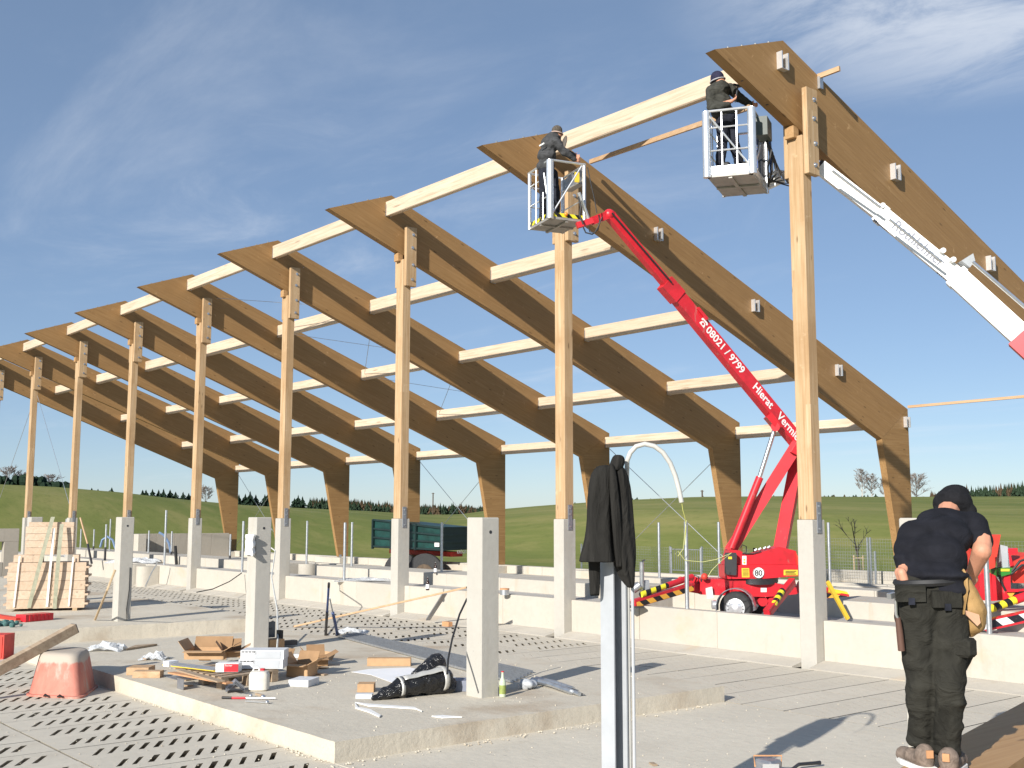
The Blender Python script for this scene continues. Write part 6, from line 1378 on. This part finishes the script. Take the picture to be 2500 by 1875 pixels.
gbox(1065,1139,1688,.13,.3,'blue_white_crate','blue grey crate with white lid between bundle and pier',simple('bluegrey',(.22,.24,.30),.6),'crate')
for pts,lb in ((((866,1716),(900,1720),(1012,1728),(1030,1738),(1014,1732),(900,1725)),'long thin white plastic corner strip on the slab'),(((866,1716),(874,1728),(905,1734),(930,1748),(926,1752),(900,1740),(868,1730)),'short bent white plastic strip on the slab'),(((1054,1750),(1080,1748),(1128,1752),(1080,1754)),'small white plastic sliver on the slab')):
    o = MB(); o.prism([G(*p,SZ+.003) for p in pts],UP*.012); tag(o.build('plastic_strip', M['whiteplastic']),lb,'strip','white plastic strips')
# torn cardboard sheets and scraps round the pile
rn = random.Random(12)
for i,(px,py,w_,l_,tilt,lb) in enumerate(((690,1604,.22,.30,.5,'flat torn cardboard sheet behind the printed boxes'),(478,1600,.20,.34,.35,'flat cardboard lid lying on the open carton pile'),(560,1596,.18,.26,.6,'tilted cardboard flap behind the red carton'),(735,1640,.15,.28,.8,'upright cardboard panel right of the canister'),(790,1610,.14,.34,.9,'steep dark cardboard panel at the right end of the pile'),(640,1600,.18,.2,.3,'small cardboard lid beside the scrap pier'),(515,1634,.10,.25,.15,'narrow cardboard strip on the rods'))):
    c = G(px,py,SZ+.02+(.15 if px<640 else 0)); az_ = rn.uniform(-.6,.6); u_ = (RT*math.cos(az_)+AW*math.sin(az_)).normalized(); v_ = (u_.cross(UP)*-1*math.cos(tilt)+UP*math.sin(tilt)).normalized()
    tag(MB().obox(c+v_*w_*.5,u_*l_/2,v_*w_/2,u_.cross(v_)*.004).build('cardboard_sheet', M['cardboard' if i%3 else 'cardboard_d']),lb,'cardboard','loose cardboard')
for i in range(16):
    px,py = rn.uniform(330,820), rn.uniform(1592,1700)
    if px < 420 and py < 1600: py += 40
    c = G(px,py); az_ = rn.uniform(0,3.14); u_ = Vector((math.cos(az_),math.sin(az_),0)); l_ = rn.uniform(.06,.28); w_ = rn.uniform(.015,.04); h_ = rn.uniform(.006,.02)
    tag(MB().obox(c+UP*(h_+.001),u_*l_/2,u_.cross(UP)*w_,UP*h_).build('wood_offcut', M['lath' if i%3 else 'oldwood']),'small loose wood offcut lying among the carton pile','offcut','wood offcuts round the pile')
for i in range(7):
    px,py = rn.uniform(420,800), rn.uniform(1604,1640); c = G(px,py,SZ+.01); az_ = rn.uniform(0,3.14); u_ = Vector((math.cos(az_),math.sin(az_),0)); v_ = (u_.cross(UP)*math.cos(.35)+UP*math.sin(.35)*rn.uniform(.2,1.6)).normalized(); w_ = rn.uniform(.08,.16)
    tag(MB().obox(c+v_*w_*.5+UP*.01,u_*rn.uniform(.08,.16),v_*w_/2,u_.cross(v_)*.003).build('cardboard_sheet', M['cardboard' if i%2 else 'cardboard_d']),'small torn cardboard scrap tucked into the carton pile','cardboard','loose cardboard scraps')
# steel channels
sc_ = thing('steel_channels','bundle of galvanised steel channels lying across the slab','channels',G(1000,1600))
for i in range(7):
    a = G(828+i*5,1556-i*1.5); b = G(1250+i*8,1668-i*4); d = (b-a).normalized(); s_ = d.cross(UP)
    o = MB(); o.bar(a+UP*.012,b+UP*.012,.05,.004).bar(a+UP*.025+s_*.024,b+UP*.025+s_*.024,.004,.03).bar(a+UP*.025-s_*.024,b+UP*.025-s_*.024,.004,.03); o.build('channel', M['galv'], sc_)
tb_ = thing('tube_bundle','loose bundle of dented steel tubes and mixer parts on the slab','tubes',G(1350,1690))
for i,(pa_,pb_,r_) in enumerate((((1300,1668),(1395,1696),.035),((1310,1664),(1400,1688),.03),((1320,1672),(1415,1700),.028),((1330,1668),(1402,1690),.02))):
    MB().tube([G(*pa_)+UP*(r_+.01),G(*pa_).lerp(G(*pb_),.5)+UP*(r_+.02),G(*pb_)+UP*r_],r_,8).build('tube', M['galv' if i<3 else 'darkmetal'], tb_, True)
mb = MB(); mb.ball(G(1285,1682)+UP*.06,.11,.09,.07); mb.ball(G(1300,1680)+UP*.05,.07,.07,.05); skin_build(mb,'crushed_pad',M['steelgrey'],tb_,.014,2,.05)
MB().tube([G(1405,1696)+UP*.02,G(1412,1698)+UP*.03,G(1428,1699)+UP*.012],[.03,.02,.006],8).build('tip', M['darkmetal'], tb_, True)
# yellow bar at right, cables at left
tag(MB().bar(at(2020,1420,D=18.2),at(2070,1511,Z=.735),.05,.06).build('yellow_bar', M['yellow']),'yellow square bar leaning beside the near post pier','bar')
tag(MB().tube([at(662,1292,D=27.4),at(652,1330,D=27.2)]+[G(*p,0.02) if False else at(*p,D=q_) for *p,q_ in ((672,1345,26),(663,1410,24.5),(668,1440,23),(677,1490,21),(678,1560,18.5),(676,1590,17.6))],.016,6).build('white_cable', simple('cable_white',(.6,.6,.56),.6), smooth=True),'pale cable hanging from a post down to the tool case','cable')
tag(MB().tube([at(590,1399,D=33.6),at(560,1420,D=33),at(520,1438,D=32),at(480,1446,D=31.4)],.016,5).build('ground_cable', M['darkmetal'], smooth=True),'thin dark cable sagging along the low wall','cable')
for pts,lb in ((((355,1432),(372,1395),(382,1380),(384,1370)),'grey wire sling propped against the wall by the rounded stubs'),):
    tag(MB().tube([at(*p,D=37.5) for p in pts],.025,5).build('wire_sling', M['galv'], smooth=True),lb,'sling')
# small stones and crumbs by the slab edge, uncounted
cr = MB(); rn = random.Random(4)
for i in range(260):
    x = rn.uniform(1.2,3.2) if i%2 else rn.uniform(-4,1.1); y = rn.uniform(-9.9,-3.9) if i%2 else -9.6-abs(rn.gauss(0,.05))
    if i%2: x = 1.24+abs(rn.gauss(0,.10))
    r_ = rn.uniform(.005,.016); cr.ball((x,y,r_*.5),r_,r_*rn.uniform(.6,1),r_*.6,n=5,m=4)
for i in range(160): r_ = rn.uniform(.004,.012); cr.ball((rn.uniform(-5,1),rn.uniform(-9.3,-4),.2+r_*.4),r_,n=5,m=3)
for i in range(420):
    r_ = rn.uniform(.004,.011); x = rn.uniform(1.6,7) if i%2 else rn.uniform(-6,1.5); y = rn.uniform(-10,-2) if i%2 else rn.uniform(-12.5,-9.8); cr.ball((x,y,r_*.4),r_,r_*rn.uniform(.6,1),r_*.6,n=5,m=3)
tag(cr.build('concrete_crumbs', M['slab']),'scattered concrete crumbs along the slab edge','crumbs',kind='stuff')
